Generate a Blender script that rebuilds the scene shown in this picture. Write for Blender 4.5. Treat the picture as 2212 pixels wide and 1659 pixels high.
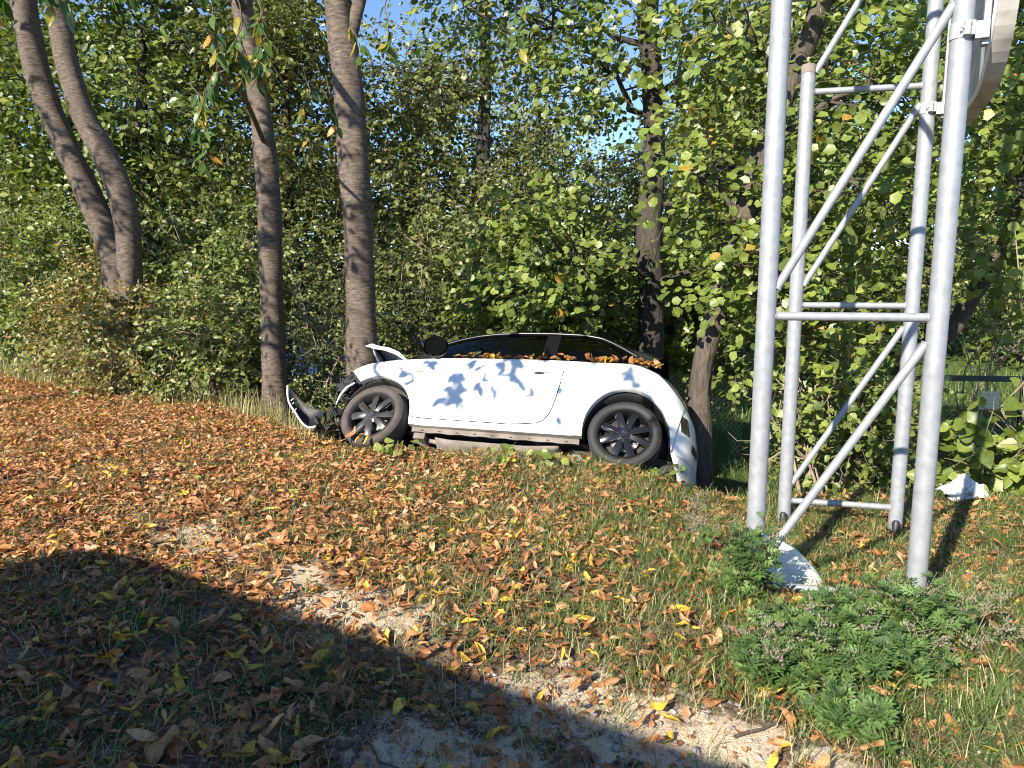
import bpy, math, random
import numpy as np
from mathutils import Vector, Matrix, Quaternion

# ------------------------------------------------------------------ camera, sky, sun, exposure
scene = bpy.context.scene
for o in list(bpy.data.objects):
    bpy.data.objects.remove(o)
COL = scene.collection
CAMZ = 1.6
PITCH = math.radians(8.25)
cam_data = bpy.data.cameras.new("camera")
cam_data.sensor_width = 36.0
cam_data.lens = 36.0 * 1580.0 / 2212.0
cam_data.clip_start = 0.05
cam_data.clip_end = 900.0
cam = bpy.data.objects.new("camera", cam_data)
cam.location = (0, 0, CAMZ)
cam.rotation_euler = (math.radians(90) - PITCH, 0, 0)
COL.objects.link(cam)
scene.camera = cam

SUN_ELEV = math.radians(30.5)
SUN_AZ = (-0.6, -0.8)                      # horizontal direction towards the sun
S = Vector((SUN_AZ[0] * math.cos(SUN_ELEV), SUN_AZ[1] * math.cos(SUN_ELEV), math.sin(SUN_ELEV))).normalized()
Sn = np.array(S)
world = bpy.data.worlds.new("World")
scene.world = world
world.use_nodes = True
wn = world.node_tree.nodes
wl = world.node_tree.links
sky = wn.new("ShaderNodeTexSky")
sky.sky_type = 'NISHITA'
sky.sun_disc = False
sky.sun_elevation = SUN_ELEV
sky.sun_rotation = math.atan2(S.x, S.y)
sky.altitude = 5000.0
sky.air_density = 1.0
sky.dust_density = 0.0
sky.ozone_density = 1.6
bgn = wn["Background"]
hsv = wn.new("ShaderNodeHueSaturation")
hsv.inputs["Saturation"].default_value = 1.05
wl.new(sky.outputs[0], hsv.inputs["Color"])
wl.new(hsv.outputs[0], bgn.inputs[0])
bgn.inputs[1].default_value = 0.12
sun_data = bpy.data.lights.new("sun", 'SUN')
sun_data.energy = 4.5
sun_data.angle = math.radians(0.53)
sun_data.color = (1.0, 0.92, 0.79)
sun = bpy.data.objects.new("sun", sun_data)
sun.rotation_euler = S.to_track_quat('Z', 'Y').to_euler()
sun.location = (-8, -10, 12)
COL.objects.link(sun)
scene.view_settings.view_transform = 'Standard'
scene.view_settings.look = 'None'
scene.view_settings.gamma = 1.0
scene.view_settings.use_curve_mapping = False
scene.view_settings.exposure = 1.38
scene.cycles.filter_width = 1.05
scene.cycles.max_bounces = 7
scene.cycles.diffuse_bounces = 3
scene.cycles.transmission_bounces = 4
scene.cycles.transparent_max_bounces = 8
scene.cycles.glossy_bounces = 3
scene.cycles.caustics_reflective = False
scene.cycles.caustics_refractive = False

RNG = np.random.default_rng(7)
random.seed(7)

# ------------------------------------------------------------------ materials
def new_mat(name):
    m = bpy.data.materials.new(name)
    m.use_nodes = True
    return m, m.node_tree.nodes, m.node_tree.links, m.node_tree.nodes["Principled BSDF"]

def plain(name, col, rough=0.5, metal=0.0, coat=0.0, noise=0.0, scale=8.0, bump=0.0, bscale=60.0):
    m, n, l, b = new_mat(name)
    b.inputs["Base Color"].default_value = (*col, 1)
    b.inputs["Roughness"].default_value = rough
    b.inputs["Metallic"].default_value = metal
    b.inputs["Coat Weight"].default_value = coat
    b.inputs["Coat Roughness"].default_value = 0.05
    if noise > 0 or bump > 0:
        tc = n.new("ShaderNodeTexCoord")
    if noise > 0:
        t = n.new("ShaderNodeTexNoise"); t.inputs["Scale"].default_value = scale; t.inputs["Detail"].default_value = 6
        l.new(tc.outputs["Object"], t.inputs["Vector"])
        r = n.new("ShaderNodeValToRGB")
        r.color_ramp.elements[0].position = 0.3; r.color_ramp.elements[1].position = 0.72
        r.color_ramp.elements[0].color = (*[c * (1 - noise) for c in col], 1)
        r.color_ramp.elements[1].color = (*[min(1, c * (1 + noise)) for c in col], 1)
        l.new(t.outputs[0], r.inputs[0]); l.new(r.outputs[0], b.inputs["Base Color"])
        mr = n.new("ShaderNodeMapRange"); mr.inputs[3].default_value = max(0.02, rough - 0.12); mr.inputs[4].default_value = min(1, rough + 0.12)
        l.new(t.outputs[0], mr.inputs[0]); l.new(mr.outputs[0], b.inputs["Roughness"])
    if bump > 0:
        t2 = n.new("ShaderNodeTexNoise"); t2.inputs["Scale"].default_value = bscale; t2.inputs["Detail"].default_value = 5
        l.new(tc.outputs["Object"], t2.inputs["Vector"])
        bp = n.new("ShaderNodeBump"); bp.inputs["Strength"].default_value = bump; bp.inputs["Distance"].default_value = 0.02
        l.new(t2.outputs[0], bp.inputs["Height"]); l.new(bp.outputs[0], b.inputs["Normal"])
    return m

def leaf_mat(name, stops, transl=0.35, rough=0.42, spec=0.5, spots=0.0):
    """leaf colour picked per leaf by the attribute 'lr', mottled by noise; light passes through the blade"""
    m, n, l, b = new_mat(name)
    at = n.new("ShaderNodeAttribute"); at.attribute_name = "lr"
    r = n.new("ShaderNodeValToRGB")
    while len(r.color_ramp.elements) < len(stops):
        r.color_ramp.elements.new(0.5)
    for e, (p, c) in zip(r.color_ramp.elements, stops):
        e.position = p; e.color = (*c, 1)
    l.new(at.outputs["Fac"], r.inputs[0])
    geo = n.new("ShaderNodeNewGeometry")
    t = n.new("ShaderNodeTexNoise"); t.inputs["Scale"].default_value = 45; t.inputs["Detail"].default_value = 3
    l.new(geo.outputs["Position"], t.inputs["Vector"])
    mr = n.new("ShaderNodeMapRange"); mr.inputs[1].default_value = 0.3; mr.inputs[2].default_value = 0.7
    mr.inputs[3].default_value = 0.72 - spots; mr.inputs[4].default_value = 1.18
    l.new(t.outputs[0], mr.inputs[0])
    mul = n.new("ShaderNodeMix"); mul.data_type = 'RGBA'; mul.blend_type = 'MULTIPLY'; mul.inputs[0].default_value = 1
    l.new(r.outputs[0], mul.inputs[6]); l.new(mr.outputs[0], mul.inputs[7])
    l.new(mul.outputs[2], b.inputs["Base Color"])
    b.inputs["Roughness"].default_value = rough
    b.inputs["Specular IOR Level"].default_value = spec
    tr = n.new("ShaderNodeBsdfTranslucent")
    warm = n.new("ShaderNodeMix"); warm.data_type = 'RGBA'; warm.blend_type = 'MULTIPLY'; warm.inputs[0].default_value = 1
    warm.inputs[7].default_value = (1.25, 1.2, 0.55, 1)
    l.new(mul.outputs[2], warm.inputs[6]); l.new(warm.outputs[2], tr.inputs[0])
    mx = n.new("ShaderNodeMixShader"); mx.inputs[0].default_value = transl
    l.new(b.outputs[0], mx.inputs[1]); l.new(tr.outputs[0], mx.inputs[2])
    l.new(mx.outputs[0], n["Material Output"].inputs[0])
    return m

def bark_mat(name, c0, c1, c2, banded):
    m, n, l, b = new_mat(name)
    tc = n.new("ShaderNodeTexCoord")
    mp = n.new("ShaderNodeMapping")
    mp.inputs["Scale"].default_value = (2.2, 2.2, 7.5) if banded else (7.0, 7.0, 1.6)
    l.new(tc.outputs["Object"], mp.inputs[0])
    t = n.new("ShaderNodeTexNoise"); t.inputs["Scale"].default_value = 6 if banded else 5
    t.inputs["Detail"].default_value = 8; t.inputs["Roughness"].default_value = 0.65
    l.new(mp.outputs[0], t.inputs["Vector"])
    t2 = n.new("ShaderNodeTexNoise"); t2.inputs["Scale"].default_value = 2.2; t2.inputs["Detail"].default_value = 4
    l.new(tc.outputs["Object"], t2.inputs["Vector"])
    r = n.new("ShaderNodeValToRGB")
    r.color_ramp.elements[0].position = 0.33; r.color_ramp.elements[0].color = (*c0, 1)
    r.color_ramp.elements[1].position = 0.62; r.color_ramp.elements[1].color = (*c1, 1)
    l.new(t.outputs[0], r.inputs[0])
    mx = n.new("ShaderNodeMix"); mx.data_type = 'RGBA'
    mr = n.new("ShaderNodeMapRange"); mr.inputs[1].default_value = 0.42; mr.inputs[2].default_value = 0.66; mr.inputs[4].default_value = 0.7
    l.new(t2.outputs[0], mr.inputs[0]); l.new(mr.outputs[0], mx.inputs[0])
    l.new(r.outputs[0], mx.inputs[6]); mx.inputs[7].default_value = (*c2, 1)
    last = mx.outputs[2]
    if banded:                                    # short pale lenticels lying across the trunk
        mp2 = n.new("ShaderNodeMapping"); mp2.inputs["Scale"].default_value = (14, 14, 75)
        l.new(tc.outputs["Object"], mp2.inputs[0])
        v = n.new("ShaderNodeTexNoise"); v.inputs["Scale"].default_value = 1.0; v.inputs["Detail"].default_value = 2
        l.new(mp2.outputs[0], v.inputs["Vector"])
        mr2 = n.new("ShaderNodeMapRange"); mr2.inputs[1].default_value = 0.66; mr2.inputs[2].default_value = 0.72; mr2.inputs[4].default_value = 0.55
        l.new(v.outputs[0], mr2.inputs[0])
        mx2 = n.new("ShaderNodeMix"); mx2.data_type = 'RGBA'
        l.new(mr2.outputs[0], mx2.inputs[0]); l.new(last, mx2.inputs[6]); mx2.inputs[7].default_value = (0.36, 0.27, 0.2, 1)
        last = mx2.outputs[2]
    l.new(last, b.inputs["Base Color"])
    b.inputs["Roughness"].default_value = 0.75 if banded else 0.9
    b.inputs["Specular IOR Level"].default_value = 0.35
    bp = n.new("ShaderNodeBump"); bp.inputs["Strength"].default_value = 0.4 if banded else 0.9; bp.inputs["Distance"].default_value = 0.03
    l.new(t.outputs[0], bp.inputs["Height"]); l.new(bp.outputs[0], b.inputs["Normal"])
    return m

G = {}
G['hedge'] = leaf_mat("hedge_leaf", [(0, (.07, .11, .025)), (.35, (.15, .205, .045)), (.70, (.25, .29, .075)), (.86, (.34, .31, .09)), (1, (.34, .18, .045))], .32)
G['hedge_autumn'] = leaf_mat("autumn_hedge_leaf", [(0, (.08, .11, .022)), (.35, (.20, .21, .05)), (.62, (.30, .22, .06)), (.8, (.36, .19, .045)), (1, (.30, .12, .03))], .3)
G['alder'] = leaf_mat("alder_leaf", [(0, (.06, .095, .018)), (.45, (.15, .205, .038)), (.85, (.26, .31, .065)), (.95, (.30, .28, .065)), (1, (.36, .21, .035))], .33)
G['wood'] = leaf_mat("woodland_leaf", [(0, (.06, .08, .02)), (.5, (.17, .19, .046)), (.85, (.29, .285, .08)), (.96, (.29, .23, .07)), (1, (.32, .15, .04))], .3)
G['hazel'] = leaf_mat("hazel_leaf", [(0, (.09, .135, .025)), (.5, (.19, .25, .05)), (.85, (.28, .33, .075)), (1, (.42, .36, .06))], .4)
G['cherry'] = leaf_mat("cherry_leaf", [(0, (.035, .085, .018)), (.6, (.07, .14, .028)), (.86, (.13, .2, .04)), (.93, (.5, .34, .03)), (1, (.45, .17, .03))], .4)
G['fallen'] = leaf_mat("fallen_leaf", [(0, (.18, .08, .05)), (.14, (.31, .125, .05)), (.45, (.49, .21, .08)), (.70, (.58, .30, .135)), (.86, (.58, .40, .235)), (.88, (.66, .41, .05)), (.97, (.68, .46, .07)), (1, (.35, .42, .10))], .16, .55, .35, .12)
G['grass'] = leaf_mat("grass_blade", [(0, (.05, .09, .02)), (.5, (.12, .19, .045)), (.78, (.21, .27, .08)), (.9, (.38, .34, .16)), (1, (.5, .41, .24))], .3, .45)
G['mugwort'] = leaf_mat("mugwort_leaf", [(0, (.04, .08, .022)), (.6, (.095, .17, .04)), (1, (.19, .26, .08))], .25, .6)
G['seed'] = plain("mugwort_seed", (.20, .165, .125), .9, noise=.3, scale=90)
M = {}
M['bark_cherry'] = bark_mat("cherry_bark", (.03, .022, .016), (.155, .12, .09), (.085, .064, .047), True)
M['bark_alder'] = bark_mat("alder_bark", (.018, .015, .012), (.085, .07, .056), (.05, .044, .035), False)
M['bark_pale'] = bark_mat("pale_bark", (.03, .024, .018), (.14, .115, .088), (.075, .063, .048), False)
M['twig'] = plain("twig", (.10, .078, .055), .85, noise=.4, scale=14)
M['twig_pale'] = plain("pale_twig", (.24, .19, .13), .85, noise=.35, scale=14)
M['stem_green'] = plain("green_stem", (.12, .13, .06), .8, noise=.3, scale=14)
M['galv'] = plain("galvanised_steel", (.29, .305, .325), .5, .25, noise=.13, scale=22)
M['galv_plate'] = plain("galvanised_bracket", (.42, .43, .44), .4, .2, noise=.08, scale=20)
M['paint'] = plain("white_car_paint", (.80, .80, .80), .25, 0, .6, noise=.015, scale=3)
def dirt_on(m):
    n, l = m.node_tree.nodes, m.node_tree.links; b = n["Principled BSDF"]
    tc = n.new("ShaderNodeTexCoord"); sep = n.new("ShaderNodeSeparateXYZ"); l.new(tc.outputs["Object"], sep.inputs[0])
    h = n.new("ShaderNodeMapRange"); h.inputs[1].default_value = .62; h.inputs[2].default_value = .22; h.inputs[3].default_value = 0; h.inputs[4].default_value = .55
    l.new(sep.outputs["Z"], h.inputs[0])
    t = n.new("ShaderNodeTexNoise"); t.inputs["Scale"].default_value = 7; t.inputs["Detail"].default_value = 9; t.inputs["Roughness"].default_value = .7
    l.new(tc.outputs["Object"], t.inputs["Vector"])
    r = n.new("ShaderNodeMapRange"); r.inputs[1].default_value = .38; r.inputs[2].default_value = .72; l.new(t.outputs[0], r.inputs[0])
    mu = n.new("ShaderNodeMath"); mu.operation = 'MULTIPLY'; l.new(h.outputs[0], mu.inputs[0]); l.new(r.outputs[0], mu.inputs[1])
    mx = n.new("ShaderNodeMix"); mx.data_type = 'RGBA'
    src = b.inputs["Base Color"].links[0].from_socket
    l.new(mu.outputs[0], mx.inputs[0]); l.new(src, mx.inputs[6]); mx.inputs[7].default_value = (.30, .25, .19, 1)
    l.new(mx.outputs[2], b.inputs["Base Color"])
dirt_on(M['paint'])
M['paint_dirty'] = plain("scuffed_white_paint", (.50, .49, .46), .45, 0, .2, noise=.22, scale=11)
M['black'] = plain("gloss_black_paint", (.012, .012, .014), .12, 0, .6)
M['plastic'] = plain("black_plastic", (.008, .008, .0085), .55, noise=.3, scale=20)
M['trim'] = plain("matt_black_trim", (.006, .006, .006), .7)
M['trim'].node_tree.nodes['Principled BSDF'].inputs['Specular IOR Level'].default_value = .08
M['lining'] = plain("grey_headlining", (.42, .43, .42), .9)
M['rubber'] = plain("tyre_rubber", (.021, .020, .020), .7, noise=.25, scale=9, bump=.15, bscale=80)
M['rubber_dusty'] = plain("dusty_tyre_rubber", (.062, .052, .045), .85, noise=.35, scale=9, bump=.15, bscale=80)
M['rim'] = plain("black_alloy", (.010, .010, .011), .2, .0, .5)
M['rim_grey'] = plain("dusty_dark_alloy", (.035, .032, .031), .34, .1, .3, noise=.35, scale=14)
M['chrome'] = plain("chrome", (.5, .5, .52), .25, 1.0)
M['strip'] = plain("dull_silver_strip", (.16, .165, .17), .45, .3)
M['steel'] = plain("brake_steel", (.42, .40, .38), .4, .8, noise=.2, scale=20)
M['under'] = plain("dusty_underbody", (.17, .145, .122), .85, noise=.4, scale=7, bump=.2, bscale=30)
M['underdark'] = plain("dark_underbody", (.035, .031, .028), .8, noise=.5, scale=9)
M['foil'] = plain("heat_shield_foil", (.55, .55, .55), .35, .7, noise=.15, scale=30)
M['lamp_red'] = plain("rear_lamp", (.03, .02, .022), .12, 0, .8)
M['lamp_clear'] = plain("lamp_lens", (.25, .25, .25), .12, 0, .8)
M['orange_lens'] = plain("orange_lens", (.55, .22, .10), .2, 0, .5)
M['mirror'] = plain("mirror_glass", (.6, .64, .6), .03, 1.0)
M['seat'] = plain("seat_cloth", (.03, .03, .032), .9, noise=.3, scale=30)
M['plate'] = plain("cream_plastic", (.72, .72, .58), .4, noise=.06, scale=8)
M['paper'] = plain("white_plastic_sheet", (.58, .58, .58), .5, noise=.05, scale=8)
M['fence'] = plain("fence_green", (.012, .03, .022), .5, noise=.3, scale=20)
M['wire'] = plain("fence_wire", (.02, .04, .03), .5)
M['tag'] = plain("cream_tag", (.62, .56, .36), .7, noise=.15, scale=25)
M['sign'] = plain("weathered_sign_back", (.42, .40, .36), .55, 0, 0, noise=.45, scale=6)
M['signrim'] = plain("sign_rim", (.75, .76, .78), .4, .2)
M['vanpaint'] = plain("dark_van_paint", (.03, .032, .036), .3, 0, .4, noise=.1, scale=3)
M['bluepaint'] = plain("blue_tarpaulin", (.02, .06, .22), .4, noise=.2, scale=5)
M['stone'] = plain("pebble", (.30, .27, .24), .85, noise=.4, scale=30)
M['cap'] = plain("black_rubber_cap", (.02, .02, .021), .5)

def glass_mat(name, tint, fac):
    m, n, l, b = new_mat(name)
    tr = n.new("ShaderNodeBsdfTransparent"); tr.inputs[0].default_value = (*tint, 1)
    gl = n.new("ShaderNodeBsdfGlossy"); gl.inputs["Roughness"].default_value = 0.02
    fr = n.new("ShaderNodeFresnel"); fr.inputs[0].default_value = 1.5
    mx = n.new("ShaderNodeMixShader")
    l.new(fr.outputs[0], mx.inputs[0]); l.new(tr.outputs[0], mx.inputs[1]); l.new(gl.outputs[0], mx.inputs[2])
    l.new(mx.outputs[0], n["Material Output"].inputs[0])
    return m
M['glass'] = glass_mat("car_glass", (.74, .80, .77), 0)
M['glass_dark'] = glass_mat("tinted_glass", (.22, .24, .24), 0)

# ------------------------------------------------------------------ mesh helpers
def link(name, me, mat, parent=None):
    o = bpy.data.objects.new(name, me)
    if mat is not None and not me.materials:
        me.materials.append(mat)
    COL.objects.link(o)
    if parent is not None:
        o.parent = parent
    return o

def empty(name, loc=(0, 0, 0)):
    o = bpy.data.objects.new(name, None)
    o.empty_display_size = 0.1
    o.location = loc
    COL.objects.link(o)
    return o

def tag(o, label=None, cat=None, group=None, kind=None):
    if label: o["label"] = label
    if cat: o["category"] = cat
    if group: o["group"] = group
    if kind: o["kind"] = kind
    return o

def np_mesh(name, V, loops, starts, attr=None, smooth=False):
    me = bpy.data.meshes.new(name)
    V = np.ascontiguousarray(V, dtype=np.float32)
    me.vertices.add(len(V)); me.vertices.foreach_set("co", V.ravel())
    me.loops.add(len(loops)); me.loops.foreach_set("vertex_index", np.ascontiguousarray(loops, dtype=np.int32))
    me.polygons.add(len(starts)); me.polygons.foreach_set("loop_start", np.ascontiguousarray(starts, dtype=np.int32))
    if attr is not None:
        a = me.attributes.new("lr", 'FLOAT', 'POINT')
        a.data.foreach_set("value", np.ascontiguousarray(attr, dtype=np.float32))
    if smooth:
        me.polygons.foreach_set("use_smooth", np.ones(len(starts), dtype=bool))
    me.update(calc_edges=True)
    return me

def nrm(a):
    return a / np.maximum(np.linalg.norm(a, axis=-1, keepdims=True), 1e-9)

class MB:
    """collects polygons and links them as one mesh object"""
    def __init__(s):
        s.v = []; s.f = []
    def add(s, V, F):
        k = len(s.v)
        s.v += [tuple(map(float, p)) for p in V]
        s.f += [tuple(i + k for i in f) for f in F]
        return s
    def grid(s, P, closed_u=False, closed_v=False):
        P = np.asarray(P, dtype=float); a, b = P.shape[:2]; F = []
        for i in range(a if closed_u else a - 1):
            for j in range(b if closed_v else b - 1):
                i2, j2 = (i + 1) % a, (j + 1) % b
                F.append((i * b + j, i2 * b + j, i2 * b + j2, i * b + j2))
        return s.add(P.reshape(-1, 3), F)
    def tube(s, path, r, n=8, cap=True):
        path = [Vector(p) for p in path]
        if not hasattr(r, '__len__'): r = [r] * len(path)
        rings = []; up = None
        for i, p in enumerate(path):
            d = (path[min(i + 1, len(path) - 1)] - path[max(i - 1, 0)]).normalized()
            if up is None:
                up = Vector((0, 0, 1)) if abs(d.z) < 0.9 else Vector((1, 0, 0))
            a = (up - d * up.dot(d)).normalized(); b = d.cross(a); up = a
            rings.append([p + (a * math.cos(t) + b * math.sin(t)) * r[i] for t in [2 * math.pi * k / n for k in range(n)]])
        k0 = len(s.v)
        s.grid(np.array([[tuple(q) for q in ring] for ring in rings]), closed_v=True)
        if cap:
            s.f.append(tuple(k0 + j for j in reversed(range(n))))
            s.f.append(tuple(k0 + (len(rings) - 1) * n + j for j in range(n)))
        return s
    def box(s, c, size, rot=None):
        V = [Vector((x * size[0] / 2, y * size[1] / 2, z * size[2] / 2)) for x in (-1, 1) for y in (-1, 1) for z in (-1, 1)]
        if rot is not None:
            V = [rot @ q for q in V]
        return s.add([q + Vector(c) for q in V], [(0, 1, 3, 2), (4, 6, 7, 5), (0, 4, 5, 1), (2, 3, 7, 6), (0, 2, 6, 4), (1, 5, 7, 3)])
    def lathe_y(s, prof, c, n=40):
        """profile of (radius, y) turned about the y axis through c"""
        P = [[(c[0] + r * math.cos(2 * math.pi * k / n), c[1] + y, c[2] + r * math.sin(2 * math.pi * k / n)) for k in range(n)] for r, y in prof]
        return s.grid(P, closed_v=True)
    def build(s, name, mat, parent=None, smooth=True, bevel=0, auto=True, solid=0):
        me = bpy.data.meshes.new(name)
        me.from_pydata(s.v, [], s.f)
        me.update()
        if smooth:
            me.polygons.foreach_set("use_smooth", [True] * len(me.polygons))
            if auto:
                me.set_sharp_from_angle(angle=math.radians(38))
        o = link(name, me, mat, parent)
        if solid:
            md = o.modifiers.new("thick", 'SOLIDIFY'); md.thickness = solid; md.offset = 0
        if bevel:
            md = o.modifiers.new("bevel", 'BEVEL'); md.width = bevel; md.segments = 2; md.limit_method = 'ANGLE'
        return o

def tubes_mesh(name, paths, radii, n=4):
    """many thin tubes with equal point counts, numpy; paths K x m x 3, radii K x m"""
    P = np.asarray(paths, float); K, m, _ = P.shape; R = np.asarray(radii, float)
    d = np.gradient(P, axis=1); d = nrm(d)
    ref = np.where(np.abs(d[..., 2:3]) < .9, np.array([0, 0, 1.]), np.array([1., 0, 0]))
    a = nrm(np.cross(d, ref)); b = np.cross(d, a)
    t = np.arange(n) * 2 * np.pi / n
    V = P[:, :, None] + R[:, :, None, None] * (a[:, :, None] * np.cos(t)[None, None, :, None] + b[:, :, None] * np.sin(t)[None, None, :, None])
    idx = np.arange(K * m * n).reshape(K, m, n)
    q = np.stack([idx[:, :-1], idx[:, 1:], np.roll(idx, -1, 2)[:, 1:], np.roll(idx, -1, 2)[:, :-1]], -1).reshape(-1, 4)
    return np_mesh(name, V.reshape(-1, 3), q.ravel(), np.arange(len(q)) * 4, smooth=True)

# leaf outlines: (across, along, lift) with the fold along the midrib
T_OVATE = np.array([(0, 0, 0), (-.5, .34, .12), (-.36, .72, .08), (0, 1, -.05), (.36, .72, .08), (.5, .34, .12)])
T_ROUND = np.array([(0, 0, 0), (-.55, .38, .10), (-.44, .80, .06), (0, .98, -.04), (.44, .80, .06), (.55, .38, .10)])
T_LONG = np.array([(0, 0, 0), (-.46, .30, .14), (-.42, .68, .10), (0, 1.05, -.16), (.42, .68, .10), (.46, .30, .14)])

def leaves_np(name, pos, d, nr, size, width, lr, tmpl=T_OVATE):
    """one mesh of many folded leaves"""
    d = nrm(d); nr = nrm(nr - d * np.sum(nr * d, -1, keepdims=True)); s = np.cross(d, nr)
    k = len(pos)
    u, v, w = tmpl[:, 0], tmpl[:, 1], tmpl[:, 2]
    fold = RNG.uniform(.3, 1.6, (k, 1, 1))
    V = pos[:, None] + size[:, None, None] * (s[:, None] * (u[None, :, None] * width) + d[:, None] * v[None, :, None] + nr[:, None] * (w[None, :, None] * fold))
    base = (np.arange(k) * 6)[:, None]
    q = np.concatenate([base + np.array([0, 3, 2, 1]), base + np.array([0, 5, 4, 3])], 1)
    return np_mesh(name, V.reshape(-1, 3), q.ravel(), np.arange(2 * k) * 4, np.repeat(lr, 6))

CARM = np.array([[0.9727502, 0.1596156, 0.16816628], [-0.2302033, 0.7513314, 0.61847194], [-0.0276308, -0.6403311, 0.7676018]])
CART = np.array([-1.2186534, 7.0267971, -0.3970132])
def car_w(p):
    return CARM @ np.asarray(p, float) + CART
def clear(P):
    """True where a leaf would not run into the car, the mast legs or the lens"""
    q = (P - CART) @ CARM
    incar = (q[:, 0] > -.75) & (q[:, 0] < 3.1) & (q[:, 1] > -1.05) & (q[:, 1] < .95) & (q[:, 2] > -.05) & (q[:, 2] < 1.66)
    inmast = (P[:, 0] > 1.1) & (P[:, 0] < 2.95) & (P[:, 1] > 3.2) & (P[:, 1] < 5.35)
    nearcam = np.linalg.norm(P - np.array([0, 0, 1.6]), axis=1) < 1.6
    return ~(incar | inmast | nearcam)

def spray(roots, dirs, L, m, leaf, wide=.8, droop=.25, tmpl=T_OVATE, hang=.35, lrbias=0.0, sunface=.55, spread=.8):
    """leaves set left and right along drooping twigs: returns leaf arrays and twig paths"""
    K = len(roots); dirs = nrm(dirs)
    L = np.broadcast_to(L, (K,)) if np.ndim(L) == 0 else L
    tt = np.linspace(0, 1, 4)
    tw = roots[:, None] + dirs[:, None] * (L[:, None, None] * tt[None, :, None])
    tw[:, :, 2] -= droop * L[:, None] * tt[None, :] ** 2
    t = (np.arange(m) + RNG.uniform(.2, .9, (K, m))) / m
    p = roots[:, None] + dirs[:, None] * (L[:, None] * t)[..., None]
    p[..., 2] -= droop * L[:, None] * t ** 2
    side = nrm(np.cross(dirs, np.array([0, 0, 1.]) + RNG.normal(0, .35, (K, 3))))
    sg = np.where(np.arange(m) % 2 == 0, 1., -1.)
    ld = dirs[:, None] * .5 + side[:, None] * (sg * spread)[None, :, None] + RNG.normal(0, .35, (K, m, 3)) + np.array([0, 0, -hang])
    ln = np.array([0, 0, .4]) + Sn * (sunface + .4) + RNG.normal(0, .5, (K, m, 3))
    ld = nrm(ld)
    p = p + ld * leaf * .2
    size = leaf * RNG.uniform(.6, 1.25, (K, m))
    lr = np.clip(RNG.beta(2, 2.6, (K, m)) * .82 + RNG.normal(0, .09, (K, 1)) + lrbias + (RNG.random((K, m)) > .97) * .35, 0, 1)
    return p.reshape(-1, 3), ld.reshape(-1, 3), ln.reshape(-1, 3), size.ravel(), lr.ravel(), tw

def ellipsoid_pts(c, r, n, pw=.42):
    v = nrm(RNG.normal(size=(n, 3))); k = RNG.random((n, 1)) ** pw
    return np.array(c) + v * k * np.array(r), v

# ------------------------------------------------------------------ terrain
def sstep(a, b, x):
    t = np.clip((x - a) / (b - a), 0, 1); return t * t * (3 - 2 * t)
CX = [-60, -12, -9, -5.1, -3.4, -2.5, -1.35, .9, 1.6, 2.7, 5, 8, 14, 60]
CY = [30, 13.2, 11.7, 9.55, 8.5, 7.6, 6.42, 5.92, 5.75, 5.75, 5.7, 6.4, 8, 20]
def crest(x):
    return np.interp(x, CX, CY)
def hnoise(x, y):
    return (.014 * np.sin(2.1 * x + 1.3 * y) + .011 * np.sin(4.7 * x - 3.1 * y + 1) + .007 * np.sin(9.3 * x + 7.7 * y) + .006 * np.sin(15.1 * x - 13.3 * y + 2)
            + .004 * np.sin(31 * x + 22 * y) + .004 * np.sin(27 * x - 35 * y))
def ground_z(x, y):
    x = np.asarray(x, float); y = np.asarray(y, float)
    plat = .08 * sstep(4.2, 6.0, y) * (1 - sstep(.7, 1.7, x)) - .17 * sstep(.6, 1.9, x) * sstep(2.6, 4.6, y)
    d = y - crest(x)
    depth = np.interp(x, [-9, -4.5, -2.6, -1.8, 20], [.25, .35, .7, 1.12, 1.12])
    run = np.interp(x, [-4, -2, 30], [1.6, 1.35, 1.35])
    t = np.clip(d / run, 0, 1.25)
    fall = np.where(t < 1, t, 1 + 0 * t)
    fall = fall - .06 * np.sin(np.pi * np.clip(t, 0, 1)) * 0
    far = sstep(16, 60, y) * .9 + sstep(60, 200, y) * 3
    return plat - depth * fall + hnoise(x, y) * (1 + .6 * sstep(0, 1, d)) + far

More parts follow.
